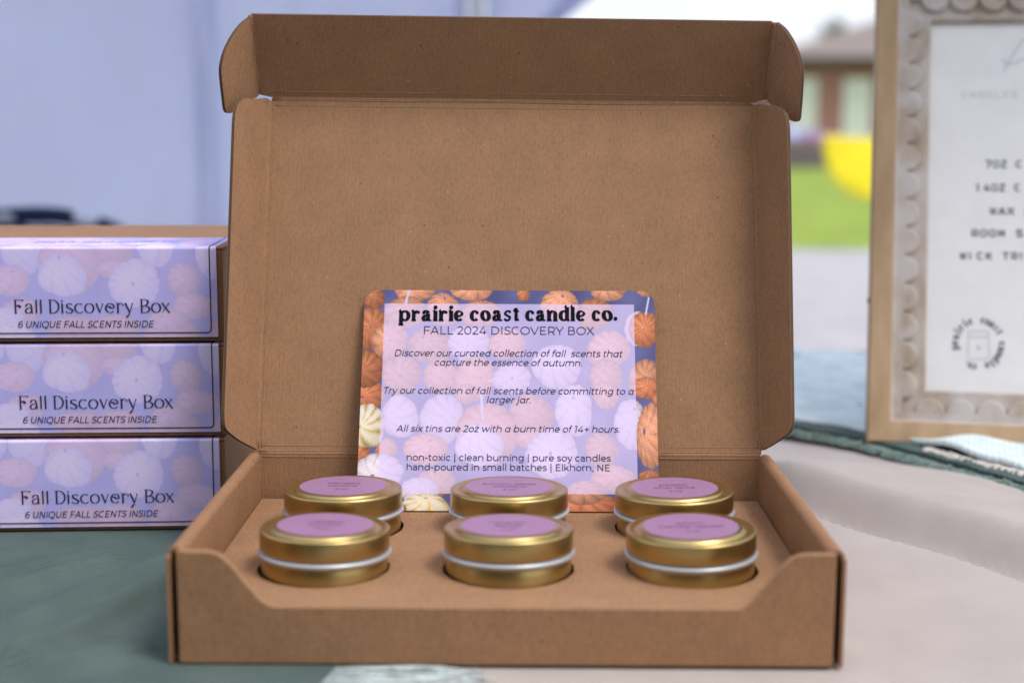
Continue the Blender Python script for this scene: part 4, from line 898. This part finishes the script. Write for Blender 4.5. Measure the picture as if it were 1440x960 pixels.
path = [(ul, s1-rr), (ul, s0+rr)]+[(ul+rr-rr*math.cos(a), s0+rr-rr*math.sin(a)) for a in np.linspace(0, math.pi/2, 6)]+[(ur-rr+rr*math.sin(a), s0+rr-rr*math.cos(a)) for a in np.linspace(0, math.pi/2, 6)]+[(ur, s) for s in np.linspace(s0+rr+.001, s1-rr, 80)]
path += [(ur-rr+rr*math.cos(a), s1-rr+rr*math.sin(a)) for a in np.linspace(0, math.pi/2, 6)]+[(ul+rr-rr*math.sin(a), s1-rr+rr*math.cos(a)) for a in np.linspace(0, math.pi/2, 6)]
lt_ = []
path = [(ul, s) for s in np.linspace(s1-rr, s0+rr, 80)]+path[2:]
for i, p in enumerate(path):
    p = np.array(p); t_ = np.array(path[(i+1) % len(path)])-np.array(path[i-1]); t_ /= np.linalg.norm(t_)+1e-12; nn = np.array([-t_[1], t_[0]]); lt_.append((p+nn*wl, p-nn*wl))
for i in range(len(lt_)):
    (a, c), (d, e) = lt_[i], lt_[(i+1) % len(lt_)]; b.face([sf(*a), sf(*c), sf(*e), sf(*d)])
b.build('border_line', M_INK_BLUE, sleeve)
b = MB()
tpos = [('F',19.6,33.3),('a',35,47.6),('l',50,52.6),('l',56.4,59),('D',68.7,83.9),('i',86.2,89.3),('s',92,103),('c',105,117.6),('o',119,132.4),('v',134.4,145.8),('e',148.3,161),('r',163.6,175),('y',175.3,187.6),('B',197,210.6),('o',212.7,226.2),('x',227,238.8)]
for g, a, c in tpos:
    by_ = 440.3-1.2*(a-20)/220; u0, s_0 = lab_uv(a, by_); u1, _ = lab_uv(c, by_); glyph(b, g, THIN, (.085, .032), u0, u1, s_0, 13.8*mpp, sf)
b.build('title_lettering', M_INK_BLUE, sleeve)
b = MB(); u0, s_0 = lab_uv(25, 460.6); u1, _ = lab_uv(215, 460); text_into(b, '6 UNIQUE FALL SCENTS INSIDE', sf, u0, u1, s_0, 9.6*mpp, .22, 42); b.build('lettering', M_INK_BLUE, sleeve)
b = MB(); uu = lab_uv(28, 400)[0]; s_t = fl_+arc+.030
xw = [0]; 
for chx in tt: xw.append(xw[-1]+(BOLD[chx][0]*.9+.12 if chx != ' ' else .55))
kx = (lab_uv(238, 400)[0]-uu)/xw[-1]
for i, chx in enumerate(tt):
    if chx != ' ': glyph(b, chx, BOLD, (.10, .04), uu+xw[i]*kx, uu+(xw[i+1]-.12)*kx, s_t, .008, sf)
b.build('top_lettering', simple('faded_lilac_ink', (.30, .27, .46), .8, 0, 0, .12, .08), sleeve)
slabs = ['closed kraft box with lilac pumpkin sleeve, bottom of the stack', 'closed kraft box with lilac pumpkin sleeve, middle of the stack', 'closed kraft box with lilac pumpkin sleeve, top of the stack']
for k, (dx_, dy_, rot) in enumerate(((-.0010, .0, .15), (.0, .0006, -.3), (.0002, 0, .1))):
    r = gb if k == 0 else copy_tree(gb)
    r.location = tuple(ORG+EX*dx_+EY*dy_+np.array([0, 0, k*PITCH_Z])); r.rotation_euler = (0, 0, SA+R(rot)); tag(r, slabs[k], 'cardboard box', 'closed boxes stacked beside the open box')

# ================================================================== FRAMED SIGN
PSI, LAMF = .1926, .3506; FZ = .0135
FX = np.array([math.cos(PSI), -math.sin(PSI), 0]); FNv = np.array([-math.sin(PSI), -math.cos(PSI), 0]); FY = math.cos(LAMF)*np.array([0, 0, 1.])-math.sin(LAMF)*FNv; FN = np.cross(FX, FY)
P0f = on_z(1218, 622, .0062)
sign = thing('framed_sign', 'leaning pale wood picture frame with scalloped moulding and printed price sheet', 'picture frame', tuple(P0f)); off = np.array(P0f)
fa, fb, pw, ph = .0414, .041, .216, .285; FW, FHt = pw+2*fa, ph+2*fb
ff = lambda u, v, d=0.0: P0f+u*FX+v*FY+d*FN-off
mt, t, bs = mat('whitewashed_wood'); v = coords(t, (1, 1, .12)); f = noise(t, 90, 4, v); f2 = noise(t, 25, 3, coords(t))
c = ramp(t, f, [(.3, (.33, .255, .19)), (.7, (.47, .40, .345))]); c = mixc(t, ramp(t, f2, [(.4, (0, 0, 0)), (.6, (1, 1, 1))]), c, (.50, .46, .44)); t.links.new(c, bs.inputs['Base Color']); bs.inputs['Roughness'].default_value = .75; bump(t, bs, f, .3, .0006); M_WASH = mt
mt, t, bs = mat('natural_wood'); f = noise(t, 70, 4, coords(t, (1, 1, .15))); f2 = noise(t, 9, 2, coords(t))
c = ramp(t, f, [(.3, (.36, .235, .125)), (.7, (.47, .325, .195))]); c = mixc(t, .7, c, ramp(t, f2, [(.3, (.72, .68, .6)), (.55, (1.05, 1.05, 1.05))]), 'MULTIPLY'); t.links.new(c, bs.inputs['Base Color']); bs.inputs['Roughness'].default_value = .6; bump(t, bs, f, .2, .0005); M_WOOD = mt
# moulding profile: (inward distance, height)
PF = [(0, -.018), (0, .002), (.0015, .004), (.0145, .0042), (.0165, .003), (.0185, -.0005), (.0247, -.0006), (.0250, -.0040), (.0340, -.0044), (.0395, -.0042), (.041, -.0052), (.0414, -.009), (.0414, -.018)]
corn = [((0, 0), (1, 1)), ((FW, 0), (-1, 1)), ((FW, FHt), (-1, -1)), ((0, FHt), (1, -1))]
for k in range(4):
    (c0, d0), (c1, d1) = corn[k], corn[(k+1) % 4]; b = MB(); sc = fb/fa if k in (0, 2) else 1
    for i in range(len(PF)):
        (w0, h0), (w1, h1) = PF[i], PF[(i+1) % len(PF)]
        b.face([ff(c0[0]+d0[0]*w0, c0[1]+d0[1]*w0*fb/fa, h0), ff(c1[0]+d1[0]*w0, c1[1]+d1[1]*w0*fb/fa, h0), ff(c1[0]+d1[0]*w1, c1[1]+d1[1]*w1*fb/fa, h1), ff(c0[0]+d0[0]*w1, c0[1]+d0[1]*w1*fb/fa, h1)], 0 if i < 4 or i > 10 else 1)
    # carved scallops along the inner band
    L = FW if k in (0, 2) else FHt; n = int((L-.064)/.0205); p_ = (L-.066)/n; A2 = np.array(c0, float); E = (np.array(c1, float)-A2)/L; In = np.array([-E[1], E[0]])
    for j in range(n):
        ctr = A2+E*(.033+p_*(j+.5)); ra = p_*.49; base_w = .0242; ring0, ring1, ring2 = [], [], []
        for a in np.linspace(0, math.pi, 13):
            q = lambda r_s, hh: ff(*(ctr+E*math.cos(a)*ra*r_s+In*(base_w+math.sin(a)*ra*r_s*1.0)), hh)
            ring0.append(q(1.0, -.0048)); ring1.append(q(1.0, -.0016)); ring2.append(q(.84, -.0004))
        for i in range(12):
            b.face([ring0[i], ring0[i+1], ring1[i+1], ring1[i]], 1); b.face([ring1[i], ring1[i+1], ring2[i+1], ring2[i]], 1)
        b.face(ring2, 1)
        b.face([ring0[0], ring1[0], ring2[0], ring2[-1], ring1[-1], ring0[-1]], 1)
    o = b.build('frame_rail', [M_WOOD, M_WASH], sign, off=(0, 0, 0)); weld(o, 1e-6); auto_smooth(o, 35)
M_PAPER = simple('sign_paper', (.75, .75, .755), .35, 0, 60, .03, .5)
b = MB(); b.face([ff(fa-.001, fb-.001, -.0095), ff(FW-fa+.001, fb-.001, -.0095), ff(FW-fa+.001, FHt-fb+.001, -.0095), ff(fa-.001, FHt-fb+.001, -.0095)]); paper = b.build('paper_sheet', M_PAPER, sign)
b = MB(); vs = [ff(u, v, d) for d in (-.0185, -.0215) for u, v in ((.004, .004), (FW-.004, .004), (FW-.004, FHt-.004), (.004, FHt-.004))]; b.mesh(vs, [(0,1,2,3),(7,6,5,4),(0,4,5,1),(1,5,6,2),(2,6,7,3),(3,7,4,0)]); b.build('back_board', simple('dark_board', (.06, .05, .045), .8), sign)
b = MB(); q0 = ff(FW/2, FHt*.66, -.022); foot = np.array(P0f)+FX*FW/2-FNv*.19-off; foot[2] = .0095-off[2]
for sx in (-.03, .03): pass
wv_ = FX*.025; b.mesh([q0-wv_, q0+wv_, foot+wv_*1.4, foot-wv_*1.4, q0-wv_+[0, .004, 0], q0+wv_+[0, .004, 0], foot+wv_*1.4+[0, .004, 0], foot-wv_*1.4+[0, .004, 0]], [(0,1,2,3),(7,6,5,4),(0,4,5,1),(1,5,6,2),(2,6,7,3),(3,7,4,0)]); b.build('easel_leg', simple('dark_leg', (.06, .05, .045), .8), sign)
b = MB(); q = ff(-.0012, .106, -.004); b.tube([q, q+FX*.003], .0022, 10); b.build('clip', simple('black_metal', (.03, .03, .03), .4, .5), sign)
PFp = P0f+FN*(-.0095)
def puv(px, py): q = on_plane(px, py, PFp, FN)-P0f; return float(np.dot(q, FX)), float(np.dot(q, FY))
fr = lambda u, v: ff(u, v, -.0093); b = MB()
def sline(s_, xl, basey, cap, adv, offs=75):
    x = xl
    for chx in s_:
        if chx != ' ':
            u0, v0 = puv(x, basey); u1, _ = puv(x+adv*.72, basey); _, v1 = puv(x, basey-cap); text_into(b, chx, fr, u0, u1 if chx not in '1I' else u0+(u1-u0)*.45, v0, (v1-v0), 0, offs)
        x += adv
sline('7OZ C', 1386, 236, 10, 10.8); sline('14OZ C', 1373, 269, 10, 10.8); sline('WAX M', 1392, 302, 10, 12.4); sline('ROOM S', 1366, 333, 10, 12.6); sline('WICK TRI', 1350, 365, 10, 12.0)
b.build('lettering', M_INK_SIGN, paper)
b = MB(); sline('CANDLES', 1353, 138, 9, 11.5, 45); b.build('pale_lettering', M_INK_PALE, paper)
b = MB(); place = lambda x, y: fr(*puv(x, y))
pen(b, [(1411, 101), (1418, 88), (1428, 72), (1441, 54)], (1.3, 1.3), place); pen(b, [(1409, 84), (1416, 90), (1428, 89), (1441, 82)], (1.1, 1.1), place); b.build('script_lettering', M_INK_PALE, paper)
b = MB(); cx_, cy_ = 1376, 483; segs = [('prairie', 196, 104), ('coast', 86, 22), ('candle', 6, -76), ('co.', -94, -128)]
for s_, a0, a1 in segs:
    st = (a1-a0)/(len(s_))
    for i, chx in enumerate(s_):
        a = math.radians(a0+st*(i+.5)); wd = abs(st)*math.pi/180*33*.92; wd = wd*min(1.1, BOLD[chx][0])
        tx_, ty_ = math.sin(a), -math.cos(a)   # tangent, clockwise (y up)
        def pl(u, v, a=a, wd=wd): 
            r = 29+v; x = cx_+r*math.cos(a)+(u-wd/2)*math.sin(a); y = cy_-(r*math.sin(a)-(u-wd/2)*math.cos(a)); return place(x, y)
        glyph(b, chx, BOLD, (.19, .09), 0, wd, 0, 7.4, pl)
b.build('round_lettering', M_INK_SIGN, paper)
b = MB(); jar = [(1362, 466), (1390, 466), (1391, 500), (1388, 505), (1364, 505), (1361, 500), (1362, 466)]
for a, c in zip(jar[:-1], jar[1:]): pen(b, [a, c], (.9, .9), place)
pen(b, [(1362, 474), (1390, 474)], (.9, .9), place); dot(b, (1376, 489), 3.2, place); b.build('jar_emblem', M_INK_PALE, paper)
